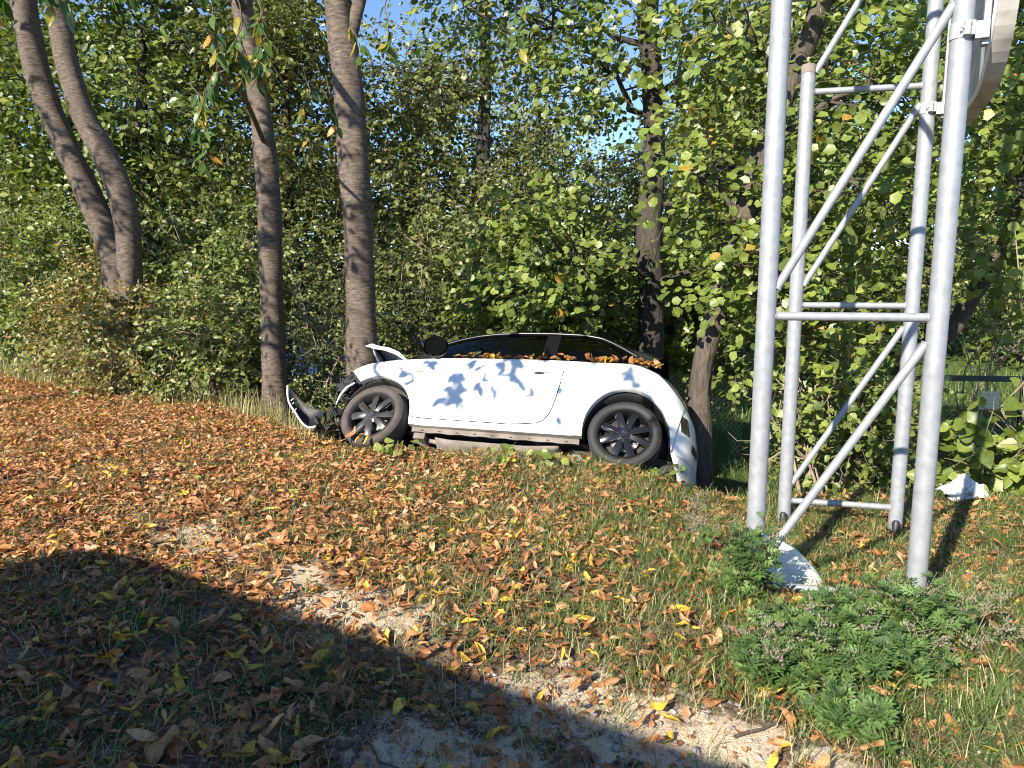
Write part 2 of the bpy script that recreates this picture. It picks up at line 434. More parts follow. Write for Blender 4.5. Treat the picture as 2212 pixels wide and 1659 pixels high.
SHX = np.array([-2.95, -2.84, -2.41, -1.66, -.89, -.13, .6, 1.4]); SHY = np.array([4.0, 4.11, 4.26, 3.8, 3.26, 2.81, 2.21, 1.6])
def in_shade(x, y):
    return y < np.interp(x, SHX, SHY) - .02
SANDP = [(-.85, 3.42, .38), (-.55, 3.25, .25), (.15, 2.62, .33), (.45, 2.42, .36), (.78, 2.34, .26), (-.3, 2.28, .3), (-.1, 2.18, .3), (-1.7, 4.15, .3), (-2.0, 4.4, .25), (1.05, 2.2, .2), (-1.15, 3.75, .25)]
def sand(x, y):
    v = 0 * x
    for a, b, r in SANDP:
        v = np.maximum(v, np.exp(-((x - a) ** 2 + ((y - b) * 1.25) ** 2) / (r * r)))
    return v
def build_ground():
    xs = np.concatenate([-np.geomspace(250, 9.2, 34), np.arange(-9, -3.5, .14), np.arange(-3.5, 4.5, .05), np.arange(4.5, 9, .16), np.geomspace(9.2, 250, 34)])
    ys = np.concatenate([np.linspace(-60, -1, 12), np.arange(-.6, 1.6, .2), np.arange(1.6, 7.6, .045), np.arange(7.6, 14, .14), np.geomspace(14.2, 420, 44)])
    X, Y = np.meshgrid(xs, ys, indexing='ij'); Z = ground_z(X, Y)
    a, b = X.shape
    idx = np.arange(a * b).reshape(a, b)
    q = np.stack([idx[:-1, :-1], idx[1:, :-1], idx[1:, 1:], idx[:-1, 1:]], -1).reshape(-1, 4)
    me = np_mesh("ground", np.stack([X, Y, Z], -1).reshape(-1, 3), q.ravel(), np.arange(len(q)) * 4, smooth=True)
    d = Y - crest(X)
    for nm, val in (("sand", sand(X, Y)), ("meadow", sstep(.5, 1.3, d))):
        at = me.attributes.new(nm, 'FLOAT', 'POINT'); at.data.foreach_set("value", val.ravel().astype(np.float32))
    m, n, l, bs = new_mat("earth")
    geo = n.new("ShaderNodeNewGeometry")
    def noise(sc, det=6):
        t = n.new("ShaderNodeTexNoise"); t.inputs["Scale"].default_value = sc; t.inputs["Detail"].default_value = det
        l.new(geo.outputs["Position"], t.inputs["Vector"]); return t
    def mix(f, c0, c1):
        mx = n.new("ShaderNodeMix"); mx.data_type = 'RGBA'
        l.new(f, mx.inputs[0])
        for k, c in ((6, c0), (7, c1)):
            if isinstance(c, tuple): mx.inputs[k].default_value = (*c, 1)
            else: l.new(c, mx.inputs[k])
        return mx.outputs[2]
    def rng(src, a0, a1, b0=0., b1=1.):
        r = n.new("ShaderNodeMapRange"); r.inputs[1].default_value = a0; r.inputs[2].default_value = a1; r.inputs[3].default_value = b0; r.inputs[4].default_value = b1
        l.new(src, r.inputs[0]); return r.outputs[0]
    n1, n2, n3 = noise(3.5), noise(38, 8), noise(140, 4)
    soil = mix(rng(n2.outputs[0], .35, .66), (.06, .042, .028), (.21, .15, .10))
    soil = mix(rng(n1.outputs[0], .45, .62), soil, mix(rng(n2.outputs[0], .35, .66), (.08, .06, .04), (.26, .20, .135)))
    a1 = n.new("ShaderNodeAttribute"); a1.attribute_name = "sand"
    add = n.new("ShaderNodeMath"); add.operation = 'ADD'
    l.new(a1.outputs["Fac"], add.inputs[0]); l.new(rng(noise(9).outputs[0], .3, .7, -.55, .42), add.inputs[1])
    sandc = mix(rng(n3.outputs[0], .35, .65), (.42, .32, .215), (.66, .53, .38))
    soil = mix(rng(add.outputs[0], .38, .62), soil, sandc)
    a2 = n.new("ShaderNodeAttribute"); a2.attribute_name = "meadow"
    green = mix(rng(n2.outputs[0], .35, .66), (.035, .06, .016), (.11, .16, .04))
    l.new(mix(a2.outputs["Fac"], soil, green), bs.inputs["Base Color"])
    bs.inputs["Roughness"].default_value = .95
    bs.inputs["Specular IOR Level"].default_value = .15
    bp = n.new("ShaderNodeBump"); bp.inputs["Strength"].default_value = .5; bp.inputs["Distance"].default_value = .02
    ad = n.new("ShaderNodeMath"); ad.operation = 'ADD'
    l.new(n2.outputs[0], ad.inputs[0]); l.new(n3.outputs[0], ad.inputs[1])
    l.new(ad.outputs[0], bp.inputs["Height"]); l.new(bp.outputs[0], bs.inputs["Normal"])
    o = link("ground", me, m)
    tag(o, "leaf strewn earth bank falling away behind the wrecked car", None, None, "structure")
build_ground()

def hazed(P):   # put points on the ground
    return np.stack([P[:, 0], P[:, 1], ground_z(P[:, 0], P[:, 1])], 1)

# ------------------------------------------------------------------ the crashed car (x runs to its rear, y to its far side, z up)
def I(x, xs, ys):
    return float(np.interp(x, xs, ys))
XR_Z = [-.08, .1, .3, .45, .64, .81, .9, .975, 1.05]; XR_X = [2.89, 2.92, 2.94, 2.945, 2.92, 2.85, 2.80, 2.74, 2.62]
X0, PW = 2.15, 3.0
def halfw(z):
    return I(z, [-.08, .12, .24, .34, .46, .65, .80, .90, .97, 1.03, 1.07], [.74, .76, .795, .82, .838, .85, .846, .832, .812, .775, .73])
def side_y(x, z):
    w = halfw(z) - I(x, [-.5, -.33, -.15, .05, .4, 1.2, 2.0, 2.3], [.15, .075, .035, .012, .0, -.004, 0, -.012])
    w -= .012 * math.exp(-((z - .50 - .10 * (x - .4)) / .07) ** 2) * I(x, [.3, .6, 1.5, 1.9], [0, 1, 1, 0])      # hollow along the lower door
    for xc in (0., 2.32):
        r = math.hypot(x - xc, z - .31)
        w += .016 * math.exp(-((r - .41) / .045) ** 2)
    if x > X0:
        c = min(.999, (x - X0) / (I(z, XR_Z, XR_X) - X0))
        w *= (1 - c ** PW) ** (1 / PW)
    return w
BELT_X = [-.33, -.26, -.187, -.08, .11, .366, .576, 1.085, 1.4, 1.73, 2.04, 2.336, 2.53, 2.67, 2.80]
BELT_Z = [.788, .832, .858, .880, .908, .938, .962, 1.0, 1.02, 1.033, 1.04, 1.038, 1.003, .885, .757]
def belt(x):
    return I(x, BELT_X, BELT_Z)

def make_car():
    root = empty("crashed_car")
    root.matrix_world = Matrix([list(CARM[i]) + [CART[i]] for i in range(3)] + [[0, 0, 0, 1]])
    tag(root, "crashed white small car with black roof tilted into the ditch", "car")
    # ---- side shell: columns from the arch or sill edge up to the belt line
    bot, top = [], []
    for k in np.linspace(0, 1, 5)[:-1]:
        bot.append((-.325 + .125 * k, .778 - .130 * k)); top.append((-.33 + .09 * k, None))
    a0, a1 = math.acos(-.2 / .37), -.02
    for k in np.linspace(0, 1, 22):
        a = a0 + (a1 - a0) * k
        bot.append((.37 * math.cos(a), .31 + .40 * math.sin(a))); top.append((-.24 + .69 * (.37 * math.cos(a) + .2) / .57, None))
    bot.append((.375, .25)); top.append((.455, None))
    for k in np.linspace(0, 1, 30)[1:-1]:
        bot.append((.375 + 1.575 * k, .248 + .012 * k)); top.append((.46 + 1.44 * k, None))
    bot.append((1.95, .26)); top.append((1.9, None))
    for k in np.linspace(0, 1, 30):
        a = math.pi * (1 - k)
        bot.append((2.32 + .37 * math.cos(a), .31 + .41 * math.sin(a))); top.append((1.905 + .895 * (.5 - .5 * math.cos(math.pi * k)), None))
    bot.append((2.705, .225)); top.append((2.81, None))
    def side(sgn):
        P = []
        for (bx, bz), (tx, _) in zip(bot, top):
            tz = belt(tx); col = []
            y0 = side_y(bx, bz)
            col.append((bx, -sgn * (y0 - .07), bz + .004))
            col.append((bx, -sgn * (y0 - .008), bz))
            for t in np.linspace(.015, 1, 18):
                x, z = bx + (tx - bx) * t, bz + (tz - bz) * t
                col.append((x, -sgn * side_y(x, z), z))
            yt = side_y(tx, tz)
            col.append((tx, -sgn * (yt - .02), tz + .006)); col.append((tx, -sgn * (yt - .06), tz + .004))
            P.append(col if sgn > 0 else col[::-1])
        MB().grid(P).build("body_side", M['paint'], root)
    side(1); side(-1)
    # ---- door skin standing a little proud, dark shut line round it
    dl_z = [.312, .324, .341, .371, .432, .528, .636, .746, .870, .994, 1.012]
    dl_x = [1.30, 1.42, 1.548, 1.605, 1.647, 1.675, 1.691, 1.707, 1.716, 1.705, 1.70]
    rows = []
    for z in np.concatenate([np.linspace(.322, .43, 9), np.linspace(.46, .98, 14)]):
        xr = I(z, dl_z, dl_x); xl = I(z, [.32, .5, .7, .95], [.50, .46, .43, .47]); zz = lambda x: min(z, belt(x) - .012)
        rows.append([(x, -(side_y(x, zz(x)) + .0035), zz(x)) for x in np.linspace(xl, xr, 26)])
    d = MB().grid(np.array(rows)[:, ::-1]).build("door", M['paint'], root)
    path = [(x, -(side_y(x, z) + .0028), z) for x, z in zip(dl_x[::-1], dl_z[::-1]) if z < 1.0]
    path += [(x, -(side_y(x, .312 - .004 * (1.3 - x)) + .0028), .312 - .004 * (1.3 - x)) for x in np.linspace(1.2, .40, 9)]
    MB().tube(path, .0042, 5).build("shut_line", M['plastic'], d)
    hb = MB()
    hp = [(1.39 + .232 * t, -(side_y(1.5, .855) + .012 + .022 * math.sin(math.pi * t)), .850 + .014 * t) for t in np.linspace(0, 1, 9)]
    hb.tube(hp, [.004, .012, .015, .016, .016, .016, .016, .014, .006], 8)
    h = hb.build("door_handle", M['paint'], d)
    MB().lathe_y([(.0005, -.010), (.008, -.010), (.009, 0)], (1.585, -(side_y(1.5, .855) + .026), .866), 12).build("lock", M['plastic'], h)
    gp = [(1.45 + .1 * t, -(side_y(1.5, .84) + .006), .833 + .004 * t) for t in np.linspace(0, 1, 5)]
    MB().tube(gp, [.003, .009, .010, .009, .003], 6).build("grip_recess", M['plastic'], h)
    MB().box((.36, -side_y(.36, .78) - .003, .780), (.06, .012, .018)).build("side_indicator", M['orange_lens'], root, bevel=.003)
    # seam between wing panel and rear bumper
    MB().tube([(x, -(side_y(x, z) + .001), z) for x, z in [(2.47, .70), (2.53, .745), (2.60, .785), (2.66, .815)]], .0022, 4).build("panel_seam", M['plastic'], root)
    # ---- rear: bumper, hatch, lamps
    def rear_row(z, t0, t1, n, grow=0.):
        out = []
        for t in np.linspace(t0, t1, n):
            x = X0 + (I(z, XR_Z, XR_X) + grow - X0) * (1 - abs(t) ** PW) ** (1 / PW)
            out.append((x, halfw(z) * t, z))
        return out
    def t_at(x, z):
        c = min(.999, (x - X0) / (I(z, XR_Z, XR_X) - X0)); return (1 - c ** PW) ** (1 / PW)
    rows = []
    for z in np.linspace(.225, .757, 14):
        te = t_at(2.705 + .105 * (z - .225) / .53, z)
        rows.append(rear_row(z, -te, te, 31))
    rb = MB().grid(rows).build("rear_bumper", M['paint'], root)
    rows = []
    for z in np.linspace(-.035, .224, 9):
        te = t_at(2.70 + (.224 - z) * .36, z); rows.append(rear_row(z, -te, te, 31, .004))
    MB().grid(rows).build("bumper_skirt", M['paint_dirty'], rb, solid=.006)
    MB().grid([rear_row(z, -.80, -.68, 6, .006) for z in np.linspace(.44, .60, 6)]).build("reflector", M['lamp_red'], rb)
    MB().grid([rear_row(z, -.62, -.40, 6, .007) for z in np.linspace(.33, .40, 4)]).build("bumper_insert", M['plastic'], rb)
    zs = np.linspace(.757, 1.0, 9)
    def xe(z): return 2.80 - (z - .757) * 1.08
    hatch_rows, lamp_rows, lamp_far = [], [], []
    for z in zs:
        te = t_at(xe(z), z); lw = te - .30 * math.sin(math.pi * min(1, (z - .74) / .30)) ** .6 - .03
        lamp_rows.append(rear_row(z, -te, -lw, 7, .008)); lamp_far.append(rear_row(z, lw, te, 7, .008)); hatch_rows.append(rear_row(z, -lw, lw, 25))
    MB().grid(hatch_rows + [rear_row(1.03, -.80, .80, 25), rear_row(1.05, -.7, .7, 25)]).build("hatch", M['paint'], root)
    MB().grid(lamp_rows).build("tail_light", M['lamp_clear'], root)
    MB().grid(lamp_far).build("tail_light", M['lamp_clear'], root)
    MB().tube([(xe(z) - .004, -side_y(xe(z), z) - .002, z) for z in zs], .008, 5).build("lamp_edge", M['plastic'], root)
    # ---- glasshouse
    RX = [.20, .30, .473, .633, .787, .978, 1.196, 1.54, 1.824, 1.995, 2.112, 2.228, 2.36, 2.46]
    RZ = [.958, 1.06, 1.219, 1.307, 1.368, 1.411, 1.436, 1.448, 1.443, 1.405, 1.338, 1.255, 1.150, 1.052]
    sx = np.concatenate([np.linspace(.20, .8, 16), np.linspace(.86, 1.8, 14), np.linspace(1.86, 2.46, 14)])
    def rail(x):
        return I(x, RX, RZ)
    def rail_y(x):
        return max(.55, .745 - .36 * max(0, rail(x) - belt(x)))
    loft = []
    for x in sx:
        zr, yr = rail(x), rail_y(x)
        fwd = -.26 * float(sstep(1.0, .25, x)) if x < 1 else 0.
        back = .17 * float(sstep(1.9, 2.45, x))
        crown = .105 + .62 * (1.40 - min(1.40, zr)) * (1 if x > 1.5 else .12)
        row = []
        for t in np.linspace(-1, 1, 21):
            q = 1 - abs(t) ** 3.6
            row.append((x + (fwd + back) * q, yr * t, zr + crown * q))
        loft.append(row)
    loft = np.array(loft)
    def seg(lo, hi):
        return [loft[i] for i in range(len(sx)) if lo - 1e-6 <= sx[i] <= hi + 1e-6]
    MB().grid(seg(.20, .76)).build("windscreen", M['glass'], root)
    MB().grid(seg(.76, 2.00)).build("roof", M['black'], root)
    MB().grid([[(p[0], p[1] * .93, p[2] - .035) for p in r_] for r_ in seg(.80, 2.10)]).build("headlining", M['lining'], root)
    MB().grid(seg(1.995 - .05, 2.46)).build("rear_window", M['black'], root)
    for sgn, nm in ((1, "near"), (-1, "far")):
        cols_f, cols_r = [], []
        for x in np.linspace(.36, 2.40, 44):
            zb, zr = belt(x) + .008, max(rail(x), belt(x) + .012); yb, yr = side_y(min(x, 2.3), min(zb, 1.03)) - .045, rail_y(x)
            col = [(x, -sgn * (yb + (yr - yb) * t + .012 * math.sin(math.pi * t)), zb + (zr - zb) * t) for t in np.linspace(0, 1, 7)]
            (cols_f if x < 1.50 else cols_r).append(col)
        cols_r.insert(0, cols_f[-1])
        MB().grid(cols_f).build("door_glass", M['glass'], root)
        MB().grid(cols_r).build("quarter_glass", M['glass_dark'], root)
        pil = MB(); x = 1.50
        pil.grid([[(xx, -sgn * (side_y(1.5, 1.02) - .045 + (rail_y(1.5) - side_y(1.5, 1.02) + .045) * t + .014 * math.sin(math.pi * t) + .002), belt(1.5) + (rail(1.5) - belt(1.5)) * t) for t in np.linspace(0, 1, 6)] for xx in (1.47, 1.49, 1.58, 1.60)])
        pil.build("centre_pillar", M['trim'], root)
        rx = np.linspace(.20, 2.46, 60)
        MB().tube([(x, -sgn * (rail_y(x) + .006), rail(x)) for x in rx], .021, 6).build("roof_frame", M['trim'], root)
        MB().tube([(x, -sgn * (rail_y(x) + .024), rail(x) - .006) for x in rx[6:-3]], .0042, 5).build("chrome_strip", M['strip'], root)
        bx = np.linspace(.30, 2.46, 40)
        MB().tube([(x, -sgn * (side_y(min(x, 2.3), belt(x)) - .04), belt(x) + .010) for x in bx], .016, 6).build("window_seal", M['plastic'], root)
    # black corner behind the door mirror
    MB().add([(.16, -.745, .93), (.56, -.765, .965), (.56, -.745, 1.03), (.42, -.725, 1.10), (.30, -.715, 1.05)], [(0, 1, 2, 3, 4)]).build("mirror_base", M['plastic'], root, smooth=False, solid=.02)
    # ---- door mirror, knocked round so that the glass shows
    mc = Vector((.49, -.93, 1.025))
    mrow = []
    for t in np.linspace(0, 1, 8):
        k = math.sqrt(max(0, 1 - (t * .96) ** 2)); ring = []
        for a in np.linspace(0, 2 * math.pi, 22, endpoint=False):
            ex = .118 * abs(math.cos(a)) ** .75 * math.copysign(1, math.cos(a)); ez = .078 * abs(math.sin(a)) ** .8 * math.copysign(1, math.sin(a))
            ring.append((mc.x + ex * k, mc.y + .10 * t + .01 - .64 * ez * k, mc.z + ez * k + .12 * ex * k))
        mrow.append(ring)
    mh = MB().grid(mrow, closed_v=True).build("door_mirror", M['plastic'], root)
    ring = []
    for a in np.linspace(0, 2 * math.pi, 22, endpoint=False):
        ex = .100 * abs(math.cos(a)) ** .75 * math.copysign(1, math.cos(a)); ez = .063 * abs(math.sin(a)) ** .8 * math.copysign(1, math.sin(a))
        ring.append((mc.x + ex, mc.y + .007 - .64 * ez, mc.z + ez + .12 * ex))
    MB().add(ring, [tuple(range(22))]).build("mirror_glass", M['mirror'], mh, smooth=False)
    MB().tube([(.50, -.86, .98), (.50, -.80, .955), (.50, -.75, .96)], [.03, .028, .03], 8).build("mirror_arm", M['plastic'], mh)
    # ---- cabin
    cb = MB()
    cb.box((.35, 0, .82), (.35, 1.35, .22)); cb.box((1.3, 0, .40), (2.0, 1.3, .12)); cb.box((2.15, 0, .78), (.30, 1.25, .5))
    cb.build("dashboard_and_floor", M['seat'], root, bevel=.03)
    for y in (-.36, .36):
        s = MB(); s.box((1.16, y, .58), (.5, .48, .18))
        s.box((1.46, y, .90), (.14, .46, .60), Matrix.Rotation(math.radians(18), 3, 'Y'))
        s.box((1.58, y, 1.24), (.09, .25, .18), Matrix.Rotation(math.radians(14), 3, 'Y'))
        s.build("seat", M['seat'], root, bevel=.04)
    w = MB(); w.tube([(.72 + .06 * math.sin(a), -.36 + .18 * math.cos(a), .96 + .17 * math.sin(a)) for a in np.linspace(0, 2 * math.pi, 25)], .014, 6, False)
    w.build("steering_wheel", M['plastic'], root)
    # ---- buckled bonnet round the tree, wing edge, engine bay
    rows = []
    for t in np.linspace(0, 1, 13):                # from the windscreen forward
        x0 = .20 - .45 * t; row = []
        for y in np.linspace(-.735, .72, 25):
            notch = math.exp(-((y - .05) / .28) ** 2)
            x = x0 + .30 * notch * t * t
            z = I(t, [0, .33, .6, 1], [.975, 1.085, 1.135, 1.150]) + .10 * notch * t - .04 * abs(y) * (1 - t) + .022 * math.sin(7 * y + 5 * t) * t
            if y < -.70: z -= .012
            row.append((x, y, z))
        rows.append(row)
    hood = MB().grid(rows).build("bonnet", M['paint'], root, solid=.012)
    R_ = np.array(rows)
    lip = [[(p[0], p[1] - .002, p[2] + .004) for p in R_[:, 0]], [(p[0] - .005 * i, p[1] - .004, p[2] - .010 - .022 * min(1, i / 4)) for i, p in enumerate(R_[:, 0])]]
    MB().grid(lip).build("bonnet_edge", M['paint'], hood, solid=.008)
    fr = R_[-1]
    MB().grid([[(p[0] - .003, p[1], p[2]) for p in fr[:9]], [(p[0] + .045 + .01 * math.sin(j * 2.1), p[1] + .02, p[2] - .10 - .012 * math.sin(j * 1.7)) for j, p in enumerate(fr[:9])], [(p[0] + .125, p[1] + .03, p[2] - .215 + .02 * math.sin(j * 1.3)) for j, p in enumerate(fr[:9])]]).build("folded_bonnet_edge", M['galv_plate'], hood, solid=.006)
    eb = MB()
    eb.box((.03, -.28, .62), (.46, .80, .50)); eb.box((-.08, .48, .60), (.5, .42, .5)); eb.box((.14, 0, .86), (.22, 1.3, .16)); eb.box((-.08, -.60, .80), (.36, .14, .12))
    for k in range(26):
        eb.box((random.uniform(-.42, -.16), random.uniform(-.74, .1), random.uniform(.22, .80)), (random.uniform(.03, .16), random.uniform(.03, .14), random.uniform(.02, .10)),
               Matrix.Rotation(random.uniform(-.8, .8), 3, 'Y') @ Matrix.Rotation(random.uniform(-.6, .6), 3, 'Z'))
    eb.build("engine_bay", M['underdark'], root, smooth=False, bevel=.006)
    hl = MB()
    for k in range(7):
        t = k / 6
        hl.box((-.345 + .115 * t, -.745, .765 - .105 * t), (.035, .06, .022 + .012 * (k % 2)), Matrix.Rotation(.7 + .2 * (k % 3), 3, 'Y'))
    hl.box((-.36, -.72, .70), (.10, .05, .10), Matrix.Rotation(.5, 3, 'Y'))
    hl.tube([(-.38, -.70, .60), (-.38, -.76, .60)], [.045, .05], 12); hl.box((-.43, -.72, .615), (.07, .05, .10), Matrix.Rotation(-.35, 3, 'Y'))
    for k in range(9):
        y_ = random.uniform(-.80, -.55); z_ = random.uniform(.35, .78); x_ = random.uniform(-.40, -.28)
        hl.tube([(x_, y_, z_), (x_ - random.uniform(.02, .10), y_ - random.uniform(-.02, .05), z_ - random.uniform(.02, .08)), (x_ + random.uniform(-.08, .05), y_ + random.uniform(-.06, .02), z_ - random.uniform(.08, .20))], .005, 5)
    hl.build("smashed_headlight", M['plastic'], root, smooth=False, bevel=.003)
    MB().tube([(-.27, -.79, .645), (-.33, -.80, .58), (-.365, -.80, .50), (-.385, -.79, .40)], [.008, .013, .012, .006], 6).build("bumper_bracket", M['paint'], root)
    # crumpled radiator support low at the nose
    fb = MB()
    for k in range(16):
        fb.box((random.uniform(-.62, -.36), random.uniform(-.78, -.5), random.uniform(.13, .36)), (random.uniform(.05, .2), random.uniform(.02, .1), random.uniform(.012, .05)),
               Matrix.Rotation(random.uniform(-.6, .9), 3, 'Y') @ Matrix.Rotation(random.uniform(-.5, .5), 3, 'X'))
    fb.build("broken_nose_trim", M['plastic'], root, smooth=False, bevel=.003)
    # ---- wheel housings
    for xc, a_from, nm in ((0., -.62, "f"), (2.32, -.1, "r")):
        rx, rz = (.368, .398) if nm == "f" else (.366, .406)
        aa = np.linspace(math.pi - a_from, -.1, 34)
        prof = [(xc + rx * math.cos(a), .31 + (rz if math.sin(a) > 0 else .37) * math.sin(a)) for a in aa]
        for sgn in (1, -1):
            P = []
            for x, z in prof:
                yo = min(.79, side_y(min(x, 2.6), max(z, .1)) - .075)
                P.append([(x, -sgn * yo, z), (x + (xc - x) * .02, -sgn * .62, z - .004), (x + (xc - x) * .05, -sgn * .46, z - .01), (xc + (x - xc) * .3, -sgn * .45, .31 + (z - .31) * .3)])
            MB().grid(P).build("wheel_housing", M['plastic'], root, solid=.006)
    MB().tube([(2.40, -.66, .66), (2.43, -.62, .40)], [.035, .035], 10).build("damper", M['plastic'], root)
    MB().tube([(2.405, -.66, .595), (2.412, -.655, .54)], [.026, .026], 10).build("damper_rod", M['galv_plate'], root)
    # ---- sill flange, floor pan, tank cover, silencer
    fl = MB()
    xs = np.linspace(.40, 1.93, 34)
    fl.grid([[(x, -.775, .252), (x, -.752, .247), (x, -.742, .228 + .004 * math.sin(23 * x)), (x, -.738, .206 + .004 * math.sin(31 * x)), (x, -.728, .206 + .004 * math.sin(31 * x)), (x, -.70, .232)] for x in xs])
    fl.build("sill_flange", M['under'], root)
    sl = MB()
    for k in range(9): sl.box((.50 + .165 * k, -.7425, .222), (.024, .010, .007))
    sl.build("jacking_slot", M['underdark'], root, smooth=False)
    MB().grid([[(x, y, .225 + .015 * math.sin(9 * y) + .008 * math.sin(11 * x)) for y in np.linspace(-.71, .71, 25)] for x in np.linspace(.30, 2.0, 24)]).build("floor_pan", M['underdark'], root)
    MB().grid([[(x, -.70 + .56 * t, .198 - .125 * math.sin(math.pi * (.03 + .97 * t) ** .75) * I(x, [.55, .75, 1.45, 1.75], [.25, 1, 1, .15])) for t in np.linspace(0, 1, 12)] for x in np.linspace(.62, 1.75, 26)]).build("underbody_cover", M['under'], root, solid=.008)
    br = MB(); br.box((.47, -.66, .185), (.11, .10, .06)); br.tube([(.42, -.64, .16), (.60, -.50, .13), (.75, -.40, .15)], .016, 6); br.box((.62, -.62, .17), (.22, .035, .035), Matrix.Rotation(.15, 3, 'Y'))
    br.build("subframe_bracket", M['under'], root, smooth=False, bevel=.005)
    MB().lathe_y([(.001, -.26), (.075, -.255), (.095, -.23), (.095, .2), (.075, .24), (.001, .245)], (1.90, -.40, .075), 24).build("silencer", M['foil'], root)
    MB().tube([(.7, -.12, .13), (1.2, -.10, .12), (1.55, -.18, .13), (1.72, -.25, .12)], .028, 8).build("exhaust_pipe", M['steel'], root)
    ax = MB(); ax.tube([(2.32, -.66, .28), (2.2, -.3, .26), (2.2, .3, .26), (2.32, .66, .28)], .035, 8); ax.tube([(1.78, -.52, .27), (2.05, -.55, .2), (2.32, -.58, .27)], .03, 8)
    ax.build("rear_axle", M['underdark'], root)
    ax = MB(); ax.tube([(0, -.6, .28), (.1, 0, .3), (0, .6, .28)], .03, 8); ax.build("drive_shaft", M['underdark'], root)
    ax = MB(); ax.tube([(.30, -.38, .22), (.02, -.62, .20)], .025, 6); ax.build("wishbone", M['underdark'], root)
    MB().box((2.66, -.30, .12), (.30, .55, .10), Matrix.Rotation(-.2, 3, 'Y')).build("rear_under_tray", M['plastic'], root, bevel=.02)
    # ---- wheels
    def wheel(x, sgn, steer, tyre_m, rim_m, spin):
        yb = -sgn * .815
        w = empty("wheel"); w.parent = root
        w.matrix_local = Matrix.Translation((x, yb, .312)) @ Matrix.Rotation(steer, 4, 'Z') @ Matrix.Rotation(0 if sgn > 0 else math.pi, 4, 'Z') @ Matrix.Rotation(spin, 4, 'Y')
        ty = MB()
        prof = [(.232, .012), (.240, .000), (.262, -.010), (.288, -.006), (.300, .006), (.309, .018), (.3125, .032), (.3125, .058), (.3065, .060), (.3065, .066), (.3125, .068), (.3135, .10), (.3075, .102), (.3075, .110), (.3135, .112),
                (.3125, .148), (.3065, .150), (.3065, .156), (.3125, .158), (.3125, .178), (.305, .196), (.288, .212), (.262, .216), (.236, .205)]
        ty.lathe_y(prof, (0, 0, 0), 72)
        for k in range(72):                        # shoulder blocks
            a = 2 * math.pi * (k + .5) / 72
            ty.box((.3066 * math.cos(a), .024, .3066 * math.sin(a)), (.010, .022, .015), Matrix.Rotation(-a, 3, 'Y'))
        ty.build("tyre", tyre_m, w)
        r = MB()
        r.lathe_y([(.233, .014), (.236, .002), (.230, -.004), (.222, .002), (.216, .014), (.205, .045), (.198, .10), (.205, .17), (.228, .20)], (0, 0, 0), 64)
        for q in range(4):
            for s_ in (-1, 1):
                ang = q * math.pi / 2 + s_ * math.radians(18)
                ca, sa = math.cos(ang), math.sin(ang); P = []
                for t in np.linspace(0, 1, 7):
                    rr = .040 + .178 * t; hw = .020 + .011 * t + .006 * math.sin(math.pi * t) ; yy = .030 - .030 * math.sin(math.pi * min(1, t * .55 + .2)) + .016 * t
                    sh = s_ * .010 * t * t
                    ring = []
                    for (uu, dy) in ((-1, .030), (-1, .008), (-.75 * s_ - .25, 0), (.25 - s_ * .1, -.002), (1, .012), (1, .034)):
                        u = uu * hw + sh
                        ring.append((rr * ca - u * sa, yy + dy, rr * sa + u * ca))
                    P.append(ring)
                r.grid(P, closed_v=True)
        r.lathe_y([(.001, -.003), (.030, -.003), (.034, .002), (.046, .012), (.075, .022), (.078, .05)], (0, 0, 0), 32)
        rim = r.build("rim", rim_m, w)
        e = MB(); e.tube([(.021 * math.cos(a), -.006, .021 * math.sin(a)) for a in np.linspace(0, 2 * math.pi, 25)], .0022, 6, False)
        e.add([(-.026, -.0062, .001), (.004, -.0062, .0045), (.001, -.0062, .0005), (.026, -.0062, -.001), (-.004, -.0062, -.0045), (-.001, -.0062, -.0005)], [(0, 1, 2, 5), (5, 2, 3, 4)])
        e.build("emblem", M['chrome'], w)
        for q in range(4):
            a = q * math.pi / 2
            lb = MB(); lb.lathe_y([(.001, -.002), (.008, -.002), (.0095, .004), (.0095, .03)], (.056 * math.cos(a), .014, .056 * math.sin(a)), 6); lb.build("lug_bolt", M['steel'], w, smooth=False)
        dk = MB(); dk.lathe_y([(.06, .085), (.135, .085), (.138, .095), (.135, .105), (.06, .105)], (0, 0, 0), 40); dk.build("brake_disc", M['steel'], w)
        cl = MB(); cl.box((-.11, .09, .07), (.07, .06, .12), Matrix.Rotation(.6, 3, 'Y')); cl.build("brake_caliper", M['underdark'], w, bevel=.01)
        MB().lathe_y([(.001, .115), (.20, .118), (.205, .125)], (0, 0, 0), 32).build("backing_plate", M['underdark'], w)
    wheel(0, 1, math.radians(-8), M['rubber_dusty'], M['rim_grey'], .30)
    wheel(2.311, 1, 0, M['rubber'], M['rim'], .0)
    wheel(0, -1, math.radians(-8), M['rubber'], M['rim_grey'], .5)
    wheel(2.311, -1, 0, M['rubber'], M['rim'], .9)
    return root
car = make_car()

